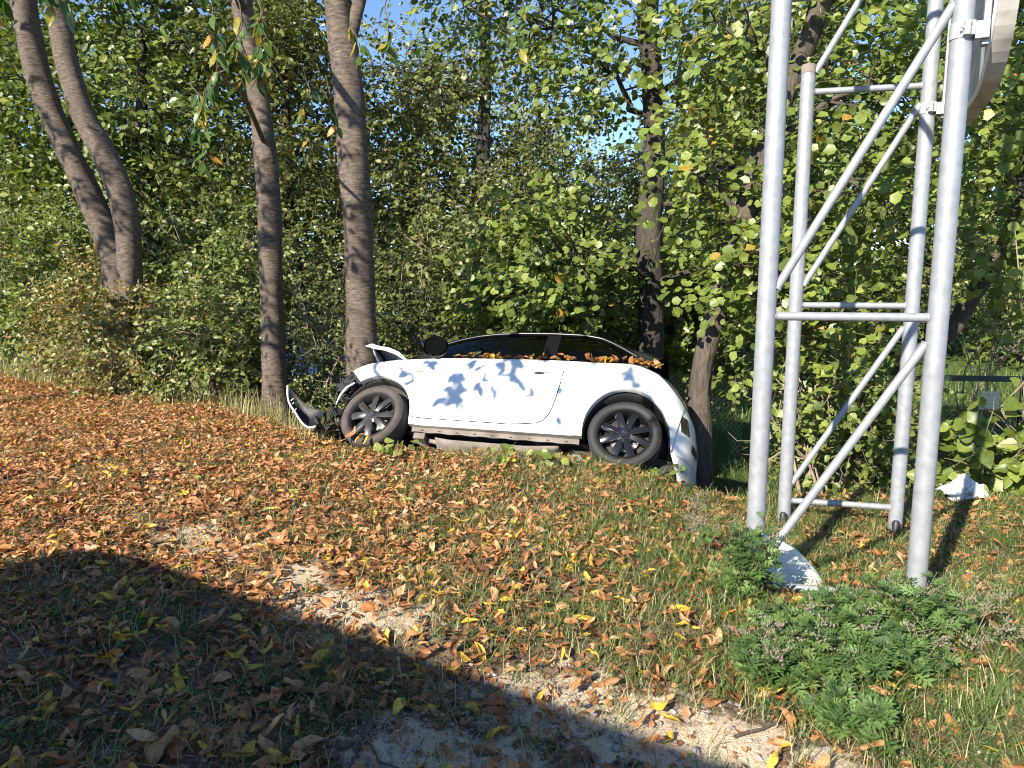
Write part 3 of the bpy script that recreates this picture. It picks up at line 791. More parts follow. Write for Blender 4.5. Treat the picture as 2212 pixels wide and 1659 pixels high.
# torn-off front bumper lying in front of the nose
def make_bumper():
    root = empty("torn_bumper")
    root.matrix_world = Matrix([list(CARM[i]) + [CART[i]] for i in range(3)] + [[0, 0, 0, 1]])
    tag(root, "torn off white front bumper corner showing its black inside beside the front wheel", "bumper")
    TL, BL_, BR_, TR = [np.array(p) for p in ((-.905, -.84, .55), (-.725, -.86, .27), (-.45, -.88, .12), (-.52, -.72, .37))]
    def surf(u, v, off=0.):
        a = TL * (1 - v) + BL_ * v + np.array([-.035, 0, -.01]) * math.sin(math.pi * v)
        b = TR * (1 - v) + BR_ * v
        p = a * (1 - u) + b * u
        return p + np.array([-.02, .14 * math.sin(math.pi * (.1 + .8 * u)) * math.sin(math.pi * (.15 + .7 * v)) + off, -.05 * math.sin(math.pi * u)])
    P = [[surf(u, v) for v in np.linspace(0, 1, 12)] for u in np.linspace(0, 1, 14)]
    MB().grid(P).build("inner_face", M['plastic'], root)
    P2 = [[surf(u, v, .012) for v in np.linspace(0, 1, 12)] for u in np.linspace(0, 1, 14)]
    MB().grid(P2).build("painted_face", M['paint'], root)
    edge = [surf(0, v) for v in np.linspace(0, 1, 12)] + [surf(u, 1) for u in np.linspace(.08, 1, 12)]
    MB().tube([e + np.array([-.004, .003, 0]) for e in edge], .009, 6).build("painted_edge", M['paint'], root)
    MB().tube([surf(u, 0) for u in np.linspace(0, 1, 12)], .005, 5).build("torn_edge", M['plastic'], root)
    tabs = MB()
    for v in (.35, .5, .8): 
        p = surf(.10, v); tabs.box(p + np.array([0, -.012, 0]), (.008, .006, .05), Matrix.Rotation(.55, 3, 'Y'))
    tabs.build("clip_tab", M['paint'], root, smooth=False)
make_bumper()

# ------------------------------------------------------------------ galvanised lattice mast
def make_mast():
    FL, FR, BL, BR = (1.271, 3.67), (2.034, 3.50), (1.987, 5.15), (2.706, 4.97)
    root = empty("lattice_mast", (2.0, 4.3, -.15))
    off = Vector(root.location)
    tag(root, "galvanised steel lattice mast of four round legs with a clamped sign", "mast")
    def t(name, path, r, n=20, mat='galv', parent=root):
        return MB().tube([Vector(p) - off for p in path], r, n).build(name, M[mat], parent)
    R_, r_ = .0465, .0215
    legs = {}
    for k, (p, z0, z1) in dict(FL=(FL, -.25, 6.2), FR=(FR, -.25, 6.2), BL=(BL, -.34, 3.0), BR=(BR, -.34, 6.2)).items():
        legs[k] = t("leg", [(p[0], p[1], z0), (p[0], p[1], z1)], R_, 28)
    t("end_cap", [(BL[0], BL[1], 2.955), (BL[0], BL[1], 3.0), (BL[0], BL[1], 3.012)], [R_ + .002, R_ + .002, R_ - .006], 28, 'under', legs['BL'])
    def between(name, a, za, b, zb, r=r_):
        A = Vector((a[0], a[1], za)); B = Vector((b[0], b[1], zb)); d = (B - A).normalized()
        h = math.hypot(d.x, d.y); A2 = A + d * (R_ * .9 / h); B2 = B - d * (R_ * .9 / h)
        o = t(name, [A2, B2], r, 16)
        for q, s_ in ((A2, 1), (B2, -1)):
            t("weld", [q + d * s_ * .002, q + d * s_ * .010], [r + .005, r + .001], 12, 'galv', o)
        return o
    for z in (0.0, 1.412, 2.835, 4.25):
        between("crossbar", FL, z + (.07 if z == 2.835 else 0), FR, z + (.07 if z == 2.835 else 0))
        if z < 3: between("crossbar", BL, z, BR, z)
    between("diagonal", FL, 1.47, FR, 2.90)
    between("diagonal", FR, 1.36, FL, .06)
    between("diagonal", BL, 1.47, BR, 2.80)
    between("diagonal", BR, 1.34, BL, .06)
    between("diagonal", BL, 2.88, (2.706, 4.97), 4.2)
    between("diagonal", FR, 2.97, FL, 4.2)
    for p in (BL, BR):
        MB().lathe_y([(.001, .085), (.020, .083), (.024, .074), (.026, 0)], (0, 0, 0), 16)
        b = MB(); b.tube([Vector((p[0] - .035, p[1] - .075, -.22)) - off, Vector((p[0] - .035, p[1] - .075, -.08)) - off, Vector((p[0] - .035, p[1] - .075, -.07)) - off], [.026, .024, .016], 14)
        b.build("bolt_cap", M['cap'], root)
    # sign rail, clamps and the round-cornered sign on the outer side of the right-hand legs
    axis = (Vector((BR[0], BR[1], 0)) - Vector((FR[0], FR[1], 0))).normalized()
    outw = Vector((axis.y, -axis.x, 0))
    for p, zc, sc in ((FR, 2.70, 1.0), (BR, 2.69, 1.0)):
        P = Vector((p[0], p[1], zc))
        c = MB()
        c.tube([P + Vector((0, 0, -.035)) - off, P + Vector((0, 0, .035)) - off], R_ + .004, 28)
        cl = c.build("clamp", M['galv_plate'], root)
        b = MB(); rot = Matrix(((axis.x, outw.x, 0), (axis.y, outw.y, 0), (0, 0, 1)))
        b.box(P + Vector((-.015, -R_ - .012, 0)) - off, (.022, .03, .062)); b.box(P + Vector((.012, -R_ - .012, 0)) - off, (.014, .026, .062))
        b.tube([P + Vector((-.045, -R_ - .014, 0)) - off, P + Vector((.03, -R_ - .014, 0)) - off], .005, 6)
        b.build("clamp_ears", M['galv_plate'], cl, smooth=False, bevel=.002)
        s = MB(); s.box(P + outw * (R_ + .028) - axis * .035 + Vector((0, 0, -.01)) - off, (.03, .055, .075), rot); s.build("saddle", M['galv_plate'], cl, smooth=False, bevel=.003)
        rl = MB(); q = P + outw * (R_ + .045)
        rl.box(q + Vector((0, 0, 1.4)) - off, (.05, .028, 2.94), rot); rl.build("sign_rail", M['galv'], root, smooth=False, bevel=.004)
    # sign: rounded lower corners, thickness 45 mm
    o0 = Vector((FR[0], FR[1], 0)) + outw * (R_ + .075)
    u0, u1, zb, zt, rc = -.06, 1.72, 2.50, 3.35, .50
    out = []
    for a in np.linspace(math.pi, 1.5 * math.pi, 14): out.append((u0 + rc + rc * math.cos(a), zb + rc + rc * math.sin(a)))
    for a in np.linspace(1.5 * math.pi, 2 * math.pi, 14): out.append((u1 - rc + rc * math.cos(a), zb + rc + rc * math.sin(a)))
    out += [(u1, zt), (u0, zt)]
    face = [(o0 + axis * u + Vector((0, 0, z)) - off) for u, z in out]; n = len(face)
    back = [p + outw * .085 for p in face]
    sg = MB().add(face + back, [tuple(range(n)), tuple(reversed(range(n, 2 * n)))] + [(i, (i + 1) % n, n + (i + 1) % n, n + i) for i in range(n)])
    so = sg.build("sign_panel", M['sign'], root, smooth=False)
    MB().tube([p + outw * -.002 for p in face], .008, 6).build("sign_rim", M['signrim'], so)
make_mast()

# cream plastic cover lying at the mast foot, crumpled white sheet by the hazel
def make_litter():
    root = empty("plastic_cover", (1.62, 3.95, -.13)); off = np.array(root.location)
    tag(root, "cream curved plastic cover lying under the lattice mast behind the weeds", "cover")
    P = []
    for u in np.linspace(0, 1, 16):
        row = []
        for v in np.linspace(-1, 1, 14):
            x = 1.36 + .40 * u; y = 3.76 + .20 * v * (1 - .3 * u)
            z = -.15 + .34 * (1 - .85 * u ** 2.0) * (.5 + .5 * math.sin(1.4 * v))
            row.append(np.array((x, y, z)) - off)
        P.append(row)
    MB().grid(P).build("shell", M['plate'], root, solid=.008)
    MB().tube([np.array((1.36, 3.76 + .20 * v, -.15 + .34 * (.5 + .5 * math.sin(1.4 * v)))) - off for v in np.linspace(-1, 1, 12)], .008, 6).build("rolled_edge", M['plate'], root)
    V, F = [], []
    rr = np.random.default_rng(3)
    n = 15; c = np.array((3.62, 5.68)); gz = float(ground_z(*c))
    for i in range(n):
        for j in range(n):
            u, v = i / (n - 1) - .5, j / (n - 1) - .5
            V.append((c[0] + .36 * u + rr.normal(0, .012), c[1] + .34 * v + rr.normal(0, .012), gz + .03 + .11 * math.exp(-((u + .02) ** 2 + v * v) * 9) * (1 + .5 * math.sin(9 * u + 7 * v)) + abs(rr.normal(0, .022))))
    F = [(i * n + j, (i + 1) * n + j, (i + 1) * n + j + 1, i * n + j + 1) for i in range(n - 1) for j in range(n - 1) if not (i < 3 and j > 10) and not (i > 11 and j < 4)]
    o = MB().add(V, F).build("plastic_sheet", M['paper'], None, smooth=False)
    tag(o, "crumpled white plastic sheet lying on the bank below the hazel leaves", "litter")
make_litter()

# chain-link fence along the foot of the bank
def make_fence():
    A, B = Vector((-3.6, 9.1, 0)), Vector((8.0, 7.55, 0))
    root = empty("chain_link_fence", (2.2, 8.3, -1.1)); off = Vector(root.location)
    tag(root, "dark green chain link fence along the foot of the bank", "fence")
    d = (B - A); Lf = d.length; d.normalize()
    zt = lambda t: .50
    def base(t): 
        p = A + d * t; return float(ground_z(p.x, p.y))
    for k in range(6):
        t = .25 + k * 2.25; p = A + d * t
        MB().tube([p + Vector((0, 0, base(t) - .2)) - off, p + Vector((0, 0, zt(t) + .02)) - off], .03, 12).build("post", M['fence'], root)
    MB().box((A + d * (Lf - 2.3) + Vector((0, 0, .51)) - off), (4.6, .05, .06), Matrix.Rotation(math.atan2(d.y, d.x), 3, 'Z')).build("top_rail", M['fence'], root, smooth=False, bevel=.004)
    sp = .06; K = []
    H = 1.5
    for s in (1, -1):
        for t in np.arange(-H, Lf + H, sp):
            z0, z1 = -1.02, .48
            t0, t1 = t, t + s * H
            lo, hi = 0., 1.
            if t1 != t0:
                a, b = sorted(((0 - t0) / (t1 - t0), (Lf - t0) / (t1 - t0))); lo, hi = max(lo, a), min(hi, b)
            if hi - lo < .05: continue
            pts = []
            for q in (lo, (lo + hi) / 2, hi):
                p = A + d * (t0 + (t1 - t0) * q); pts.append((p.x - off.x, p.y - off.y + .004 * s, z0 + (z1 - z0) * q - off.z))
            K.append(pts)
    K = np.array(K)
    o = link("wire_mesh", tubes_mesh("wire_mesh", K, np.full(K.shape[:2], .0012), 3), M['wire'], root); o["kind"] = "stuff"
    tg = MB().box((5.20, 7.86, .28), (.20, .012, .205), Matrix.Rotation(math.atan2(d.y, d.x), 3, 'Z')).build("cream_tag", M['tag'], None, smooth=False, bevel=.006)
    tag(tg, "small cream square tag hanging on the green fence", "tag")
make_fence()

# unseen dark van behind the photographer, shaped to throw the foreground shade
def make_van():
    root = empty("unseen_van", (-4.98, .95, 0)); root.rotation_euler = (0, 0, math.atan2(-.5446, .8387))
    tag(root, "unseen dark panel van behind the viewpoint shaped to shade the foreground leaves", "van")
    prof = [(.05, .35), (-.06, .9), (-.10, 1.6), (-.02, 2.25), (.12, 2.42), (.45, 2.49), (4.3, 2.50), (4.6, 2.40), (5.2, 1.45), (5.9, 1.2), (6.05, .8), (6.0, .4)]
    P = [[(x, -y, z - (.05 if y in (0, 1.95) and z > 2.2 else 0)) for x, z in prof] for y in (0, .06, 1.89, 1.95)]
    b = MB().grid(P, closed_v=True)
    b.add([(x, 0, z - (.05 if z > 2.2 else 0)) for x, z in prof], [tuple(reversed(range(len(prof))))]); b.add([(x, -1.95, z - (.05 if z > 2.2 else 0)) for x, z in prof], [tuple(range(len(prof)))])
    b.build("body", M['vanpaint'], root, smooth=False)
    MB().box((4.0, .004, 1.75), (.9, .012, .6)).build("side_window", M['black'], root, smooth=False)
    for x in (.95, 4.85):
        for y in (-.1, -1.85):
            MB().lathe_y([(.001, -.1), (.2, -.1), (.33, -.09), (.34, 0), (.33, .1), (.001, .1)], (x, y, .34), 28).build("wheel", M['rubber'], root)
make_van()

# blue sheet-covered car just showing through the hedge
def make_blue():
    root = empty("covered_car", (-3.1, 14.0, 0)); gz = float(ground_z(-3.1, 14.0)); root.location.z = gz
    tag(root, "blue parked car glimpsed through the hedge behind the trunks", "car")
    prof = [(-2.1, .25), (-2.15, .6), (-2.05, .85), (-1.2, 1.0), (-.6, 1.45), (.9, 1.48), (1.5, 1.1), (2.0, 1.02), (2.1, .7), (2.08, .25)]
    P = [[(x, y * (1 - .12 * max(0, z - .9)), z) for x, z in prof] for y in (-.85, -.8, .8, .85)]
    b = MB().grid(P)
    for y in (-.85, .85): b.add([(x, y * (1 - .12 * max(0, z - .9)), z) for x, z in prof], [tuple(range(len(prof)))])
    b.build("body", M['bluepaint'], root, smooth=False)
    MB().add([(-.95, -.83, 1.02), (-.5, -.81, 1.38), (.8, -.81, 1.40), (1.2, -.83, 1.06)], [(0, 1, 2, 3)]).build("side_window", M['black'], root, smooth=False, solid=.02)
    for x in (-1.35, 1.3): MB().lathe_y([(.001, -.06), (.2, -.06), (.31, -.05), (.32, 0), (.31, .12), (.001, .12)], (x, -.82, .32), 20).build("wheel", M['rubber'], root)
make_blue()

# ------------------------------------------------------------------ trees
def smooth_path(pts, r, step=.16):
    """resample a polyline with Catmull-Rom"""
    P = [np.array(p, float) for p in pts]; P = [2 * P[0] - P[1]] + P + [2 * P[-1] - P[-2]]
    r = [r[0]] + list(r) + [r[-1]]
    out, ro = [], []
    for i in range(1, len(P) - 2):
        n = max(2, int(np.linalg.norm(P[i + 1] - P[i]) / step))
        for k in range(n):
            t = k / n
            out.append(.5 * ((2 * P[i]) + (-P[i - 1] + P[i + 1]) * t + (2 * P[i - 1] - 5 * P[i] + 4 * P[i + 1] - P[i + 2]) * t * t + (-P[i - 1] + 3 * P[i] - 3 * P[i + 1] + P[i + 2]) * t ** 3))
            ro.append(r[i] + (r[i + 1] - r[i]) * t)
    out.append(P[-2]); ro.append(r[-2])
    return np.array(out), np.array(ro)

def trunk_mesh(mb, pts, r, sides=22, lump=.05, flare=True, gz=None):
    P, R_ = smooth_path(pts, r, .05)
    if flare:
        R_ = R_ * (1 + .45 * np.exp(-(P[:, 2] - P[0, 2]) / .22))
    d = nrm(np.gradient(P, axis=0)); ref = np.array([0, 1., 0])
    a = nrm(np.cross(d, ref)); b = np.cross(d, a)
    th = np.arange(sides) * 2 * np.pi / sides
    ph = RNG.uniform(0, 6.28, 6); z = P[:, 2]
    rr = 1 + lump * (np.sin(2 * th[None] + 2.1 * z[:, None] + ph[0]) + .6 * np.sin(3 * th[None] - 3.3 * z[:, None] + ph[1]) + .5 * np.sin(5 * th[None] + 7 * z[:, None] + ph[2]) + .25 * np.sin(11 * z[:, None] + ph[3] + 2 * np.sin(th[None] + ph[4])))
    for zc in np.arange(z[0] + RNG.uniform(.2, .5), z[-1], .55):          # branch scars and wrinkled collars
        zc = zc + RNG.uniform(-.2, .2); tc = RNG.uniform(0, 6.28)
        rr = rr + lump * 1.1 * np.exp(-((z[:, None] - zc + .03 * np.cos(th[None] - tc)) / .035) ** 2) * (.4 + .6 * np.cos((th[None] - tc) / 2) ** 2)
    V = P[:, None] + (R_[:, None] * rr)[..., None] * (a[:, None] * np.cos(th)[None, :, None] + b[:, None] * np.sin(th)[None, :, None])
    mb.grid(V, closed_v=True)
    return P

def crooked(a, b, r0, r1, n=7, wig=.10, sag=.0):
    a, b = np.array(a, float), np.array(b, float); L = np.linalg.norm(b - a)
    P = [a + (b - a) * t + (RNG.normal(0, wig * L * .18, 3) if 0 < t < 1 else 0) + np.array([0, 0, sag * L * math.sin(math.pi * t)]) for t in np.linspace(0, 1, n)]
    return P, list(np.linspace(r0, r1, n))

def crown_from(clumps, origin_fn, leaf, m, L, wide, tmpl, branch_m, root, leafmat, lrb=0., droop=.25, hang=.35, off=(0, 0, 0), pw=.42, sunface=.55, twigdown=0., limb=True, name="crown"):
    """leaf clumps, their twigs and the limbs that carry them; clumps: (centre, radii, twig count)"""
    off = np.array(off, float); arr = [[], [], [], [], []]; tw = []; limbs = MB()
    for c, r, n in clumps:
        p, v = ellipsoid_pts(c, r, n, pw)
        dirs = v * .7 + RNG.normal(0, .55, (n, 3)) + np.array([0, 0, .1 - twigdown])
        res = spray(p, dirs, L * RNG.uniform(.6, 1.3, n), m, leaf, droop=droop, hang=hang, lrbias=lrb, sunface=sunface)
        ok = clear(res[0]) & (res[0][:, 2] > ground_z(res[0][:, 0], res[0][:, 1]) + .02)
        for k in range(5): arr[k].append(res[k][ok])
        keep = clear(p) & clear(res[5][:, -1]); tw.append(res[5][keep])
        if limb:
            o_, ro = origin_fn(c)
            pth, rd = crooked(o_, c, ro, ro * .45, 8, .30, .08); limbs.tube(pth, rd, 8)
            sub = p[RNG.choice(n, min(n, max(4, n // 12)), replace=False)]
            for q in sub[clear(sub)]:
                k = RNG.integers(4, 8); pt2, rd2 = crooked(pth[k], q, ro * .36, .006, 5, .35, .05); limbs.tube(pt2, rd2, 5)
    A = [np.concatenate(a) for a in arr]; tw = np.concatenate(tw)
    me = leaves_np(name, A[0] - off, A[1], A[2], A[3], wide, A[4], tmpl)
    o = link(name, me, leafmat, root); o["kind"] = "stuff"
    tw = tw[::2, [0, 1, 3]]; rad = np.tile(np.array([.0045, .0035, .0018]), (len(tw), 1))
    t = link("twigs", tubes_mesh("twigs", tw - off, rad, 3), M['twig'], root); t["kind"] = "stuff"
    if limb:
        lm = MB(); lm.v = [tuple(np.array(q) - off) for q in limbs.v]; lm.f = limbs.f
        lo = lm.build("limbs", branch_m, root); lo["kind"] = "stuff"
    return len(A[0])

# reusable single leaf meshes for leaves that are parts of their own
def single_leaves(kind, tmpl, wide, n=8):
    out = []
    for i in range(n):
        lr = (i + .5) / n * .9 if kind != 'cherry' else [.15, .35, .5, .6, .7, .8, .9, .98][i]
        nu, nv = 5, 8; V, F = [], []
        cur = RNG.uniform(-.25, .30); fold = RNG.uniform(.05, .35)
        for b in range(nv + 1):
            v = b / nv
            w = wide * .5 * (math.sin(math.pi * min(1, v * .96 + .035) ** (.78 if tmpl != 'round' else .62)) ** .8) + .004
            for a in range(nu):
                u = (a / (nu - 1)) * 2 - 1
                jag = 1 + (.05 * (1 if b % 2 else -1) if abs(u) == 1 else 0)
                V.append((u * w * jag, v, fold * abs(u) * w * 2 * .5 - cur * v * v + .02 * math.sin(9 * v) * abs(u)))
        for b in range(nv):
            for a in range(nu - 1):
                F.append((b * nu + a, b * nu + a + 1, (b + 1) * nu + a + 1, (b + 1) * nu + a))
        me = bpy.data.meshes.new(kind + "_leaf"); me.from_pydata(V, [], F); me.update()
        at = me.attributes.new("lr", 'FLOAT', 'POINT'); at.data.foreach_set("value", np.full(len(V), lr, np.float32))
        me.polygons.foreach_set("use_smooth", [True] * len(F)); me.materials.append(G[kind])
        out.append(me)
    return out
LEAFSET = {'cherry': single_leaves('cherry', 'long', .46), 'hazel': single_leaves('hazel', 'round', .80), 'alder': single_leaves('alder', 'round', .78)}

def leaf_parts(root, kind, pos, d, nr, size):
    d = nrm(d); nr = nrm(nr - d * np.sum(nr * d, -1, keepdims=True)); s = np.cross(d, nr)
    inv = root.matrix_world.inverted() if root.parent else Matrix.Translation(-Vector(root.location))
    for i in range(len(pos)):
        o = bpy.data.objects.new("leaf", LEAFSET[kind][int(RNG.integers(0, 8))])
        m = Matrix(((s[i, 0], d[i, 0], nr[i, 0], pos[i, 0]), (s[i, 1], d[i, 1], nr[i, 1], pos[i, 1]), (s[i, 2], d[i, 2], nr[i, 2], pos[i, 2]), (0, 0, 0, 1)))
        o.parent = root
        o.matrix_local = inv @ m @ Matrix.Scale(float(size[i]), 4)
        COL.objects.link(o)

def sprig(root, start, tip, n, leaf, kind='cherry', hang=.9, r=.006, store=None):
    """a hanging twig whose leaves are parts of their own"""
    start, tip = np.array(start, float), np.array(tip, float); L = np.linalg.norm(tip - start)
    pth, rd = crooked(start, tip, r, .002, 6, .3, .05)
    t = np.sort(RNG.uniform(.12, 1, n)); base = np.array([np.array(pth[0]) * 0 + np.array([np.interp(q, np.linspace(0, 1, 6), [p[k] for p in pth]) for k in range(3)]) for q in t])
    ax = nrm(tip - start); side = nrm(np.cross(ax, RNG.normal(size=(n, 3))))
    d = ax * .25 + side * .75 + np.array([0, 0, -hang]) + RNG.normal(0, .2, (n, 3))
    nr = np.array([0, 0, .35]) + Sn * .8 + RNG.normal(0, .45, (n, 3))
    leaf_parts(root, kind, base + nrm(d) * .02, d, nr, leaf * RNG.uniform(.7, 1.2, n))
    off = np.array(root.location)
    MB().tube([np.array(p) - off for p in pth], rd, 5).build("twig", M['twig'], root)

# --- three cherry trees on the verge; their crowns stand above the picture
def cherry(label, stems, base, crown, grp=None):
    root = empty("cherry_tree", base); off = np.array(base)
    tag(root, label, "tree", grp)
    mb = MB()
    for pts, r, fl in stems:
        trunk_mesh(mb, [np.array(p) - off for p in pts], r, flare=fl)
    mb.build("trunk", M['bark_cherry'], root)
    tops = [np.array(s[0][-1]) for s in stems]; rt = stems[0][1][-1]
    def org(c):
        k = min(tops, key=lambda q: np.linalg.norm(q - np.array(c))); return k, rt * .6
    crown_from(crown, org, .10, 9, .5, .46, T_LONG, M['bark_cherry'], root, G['cherry'], off=off, hang=.8, droop=.4)
    return root

t1 = cherry("twin stemmed cherry tree leaning left out of the autumn hedge",
    [([(-5.12, 9.6, -.25), (-5.11, 9.6, .8), (-5.117, 9.6, 1.602), (-5.175, 9.6, 2.016), (-5.395, 9.6, 2.6), (-5.612, 9.6, 3.171), (-5.801, 9.6, 3.677), (-5.911, 9.6, 4.066), (-5.997, 9.6, 4.56), (-6.03, 9.6, 5.1), (-6.1, 9.5, 6.2)],
      [.22, .19, .175, .165, .158, .152, .146, .146, .14, .14, .11], True),
     ([(-5.0, 9.58, .4), (-4.93, 9.52, 1.2), (-4.897, 9.5, 1.837), (-4.896, 9.5, 2.244), (-4.942, 9.5, 2.645), (-5.135, 9.5, 3.155), (-5.293, 9.5, 3.49), (-5.429, 9.5, 3.931), (-5.505, 9.5, 4.366), (-5.555, 9.5, 5.0), (-5.5, 9.4, 6.2)],
      [.16, .155, .15, .15, .15, .144, .138, .138, .138, .132, .1], False)],
    (-5.05, 9.6, 0.), [((-6.6, 9.2, 7.0), (1.6, 1.6, 1.2), 70), ((-5.0, 9.0, 7.4), (1.6, 1.6, 1.2), 70), ((-6.2, 7.6, 6.4), (1.3, 1.2, .8), 40)])
t2 = cherry("slender cherry tree standing between the hedge and the crashed tree",
    [([(-2.77, 8.5, -.35), (-2.787, 8.5, .529), (-2.77, 8.5, 1.338), (-2.76, 8.5, 2.124), (-2.761, 8.5, 2.637), (-2.779, 8.5, 3.141), (-2.811, 8.5, 3.538), (-2.866, 8.5, 3.978), (-2.925, 8.5, 4.316), (-2.95, 8.5, 4.7), (-2.9, 8.4, 6.0)],
      [.16, .147, .132, .129, .124, .118, .113, .113, .113, .112, .08], True)],
    (-2.77, 8.5, -.1), [((-3.6, 8.0, 6.6), (1.4, 1.4, 1.0), 55), ((-2.2, 8.2, 7.0), (1.4, 1.4, 1.0), 55)])
t3 = cherry("thick grey cherry trunk that the white car has hit",
    [([(-1.555, 7.45, -.9), (-1.545, 7.45, -.2), (-1.53, 7.45, .661), (-1.533, 7.45, 1.37), (-1.535, 7.45, 2.06), (-1.556, 7.45, 2.598), (-1.579, 7.45, 3.169), (-1.606, 7.45, 3.6), (-1.648, 7.45, 3.938), (-1.674, 7.45, 4.3), (-1.75, 7.4, 5.6)],
      [.19, .18, .165, .152, .147, .146, .141, .137, .137, .132, .09], True),
     ([(-1.60, 7.44, 3.75), (-1.50, 7.42, 4.05), (-1.40, 7.40, 4.4), (-1.2, 7.3, 5.4)], [.07, .06, .055, .04], False)],
    (-1.54, 7.45, -.5), [((-1.0, 7.6, 6.4), (1.4, 1.3, 1.0), 60), ((-2.0, 6.6, 6.4), (1.2, 1.0, .8), 35)])

# boughs that reach over the verge, out of the picture at the top; their sprigs shade the car and hang into view
def bough(root, pts, r):
    off = np.array(root.location); P, R_ = smooth_path([np.array(p) - off for p in pts], r, .2)
    MB().tube(P, list(R_), 8).build("bough", M['bark_cherry'], root)
bough(t2, [(-2.93, 8.45, 4.5), (-2.7, 7.2, 4.6), (-2.5, 5.6, 4.1), (-2.5, 4.2, 3.7), (-2.7, 3.0, 3.5)], [.05, .045, .035, .025, .012])
bough(t3, [(-1.68, 7.4, 4.5), (-1.7, 6.2, 4.5), (-1.75, 4.8, 4.0), (-2.0, 3.4, 3.7), (-2.3, 2.2, 3.7)], [.05, .04, .032, .022, .01])
# in view near the top edge
for st, tp, n, lf in [((-1.9, 5.3, 3.45), (-1.78, 5.2, 2.86), 16, .115), ((-1.75, 5.35, 3.5), (-1.62, 5.3, 3.0), 12, .11), ((-2.35, 5.6, 3.0), (-2.25, 5.5, 2.42), 16, .11), ((-2.0, 5.4, 3.05), (-2.36, 5.45, 2.62), 10, .11),
                      ((-1.6, 5.9, 3.2), (-1.55, 5.8, 2.62), 14, .105), ((-2.35, 3.85, 3.15), (-2.25, 3.8, 2.90), 7, .115), ((-2.6, 3.9, 3.2), (-2.5, 3.85, 2.95), 7, .11), ((-1.95, 5.0, 3.5), (-1.9, 5.0, 3.05), 12, .11),
                      ((-2.9, 4.3, 3.35), (-3.0, 4.2, 3.02), 7, .11), ((-2.55, 3.7, 3.1), (-2.5, 3.65, 2.78), 9, .115), ((-2.2, 3.75, 3.15), (-2.15, 3.7, 2.85), 8, .115), ((-1.95, 3.9, 3.2), (-1.9, 3.85, 2.92), 8, .11), ((-1.75, 4.9, 3.4), (-1.72, 4.85, 2.8), 14, .11), ((-1.6, 5.0, 3.3), (-1.66, 5.0, 2.9), 10, .11), ((-2.05, 5.3, 3.2), (-2.12, 5.3, 2.6), 14, .11), ((-.9, 5.6, 3.6), (-.85, 5.5, 3.15), 9, .1), ((.1, 5.6, 3.6), (.05, 5.5, 3.2), 8, .1), ((-1.5, 6.2, 3.2), (-1.42, 6.1, 2.72), 9, .10), ((-1.2, 5.8, 3.5), (-1.15, 5.7, 3.2), 8, .10)]:
    sprig(t2, st, tp, n, lf)
bough(t2, [(-2.75, 8.4, 3.1), (-2.55, 7.2, 3.35), (-2.3, 6.2, 3.15), (-2.1, 5.5, 3.1)], [.03, .022, .014, .007])
# shade sprigs: each stands sunward of the spot on the car that it dapples
def shade_sprig(root, carpt, s, n, lf, spread=.22, tilt=(0, 0)):
    p = car_w(carpt) + Sn * s
    a = p + np.array([tilt[0] - spread, -.05, spread * .9]); b = p + np.array([tilt[0] * -1 + spread * .4, .05, -spread * .9])
    sprig(root, a, b, n, lf, hang=.7)
for cp, s, n, lf, spd in [((.82, -.84, .60), 4.9, 20, .12, .20), ((.80, -.84, .78), 4.9, 14, .12, .16), ((.70, -.84, .50), 5.0, 10, .12, .14), ((1.32, -.84, .86), 5.0, 14, .11, .2), ((1.45, -.84, .72), 5.0, 9, .09, .26), ((1.18, -.84, .66), 5.1, 6, .10, .16),
                          ((1.72, -.84, .70), 5.2, 6, .10, .16), ((1.75, -.84, .42), 5.1, 4, .09, .1), ((.33, -.82, .72), 5.0, 7, .12, .16), ((.45, -.8, .9), 5.1, 6, .13, .14), ((-.05, -.8, .82), 5.3, 6, .12, .2),
                          ((2.40, -.84, .90), 6.4, 16, .11, .22), ((2.60, -.8, .62), 6.6, 18, .11, .26), ((2.72, -.8, .35), 6.8, 14, .11, .2), ((1.30, -.80, .98), 5.2, 10, .11, .18), ((2.85, -.7, .1), 6.8, 14, .11, .2)]:
    shade_sprig(t3 if cp[0] > 1.1 else t2, cp, s, n, lf, spd)
# unseen cherry added left of the view; its leaf clumps dapple the trunks
t4 = cherry("unseen cherry tree added left of the view to dapple the trunks",
    [([(-12.4, 1.8, -.1), (-12.3, 1.8, 1.0), (-12.0, 1.9, 2.2), (-11.6, 2.1, 3.6), (-10.6, 2.6, 5.4)], [.2, .17, .15, .13, .08], True)], (-12.4, 1.8, 0.),
    [((-4.0, 4.2, 3.5), (.75, .6, .8), 26), ((-4.15, 4.1, 5.1), (.8, .7, .8), 40), ((-5.35, 5.05, 3.7), (.7, .6, .8), 26), ((-5.45, 5.0, 5.3), (.8, .7, .8), 40), ((-7.9, 6.1, 4.3), (.6, .5, .8), 26), ((-8.0, 6.0, 5.8), (.8, .6, .8), 36)])

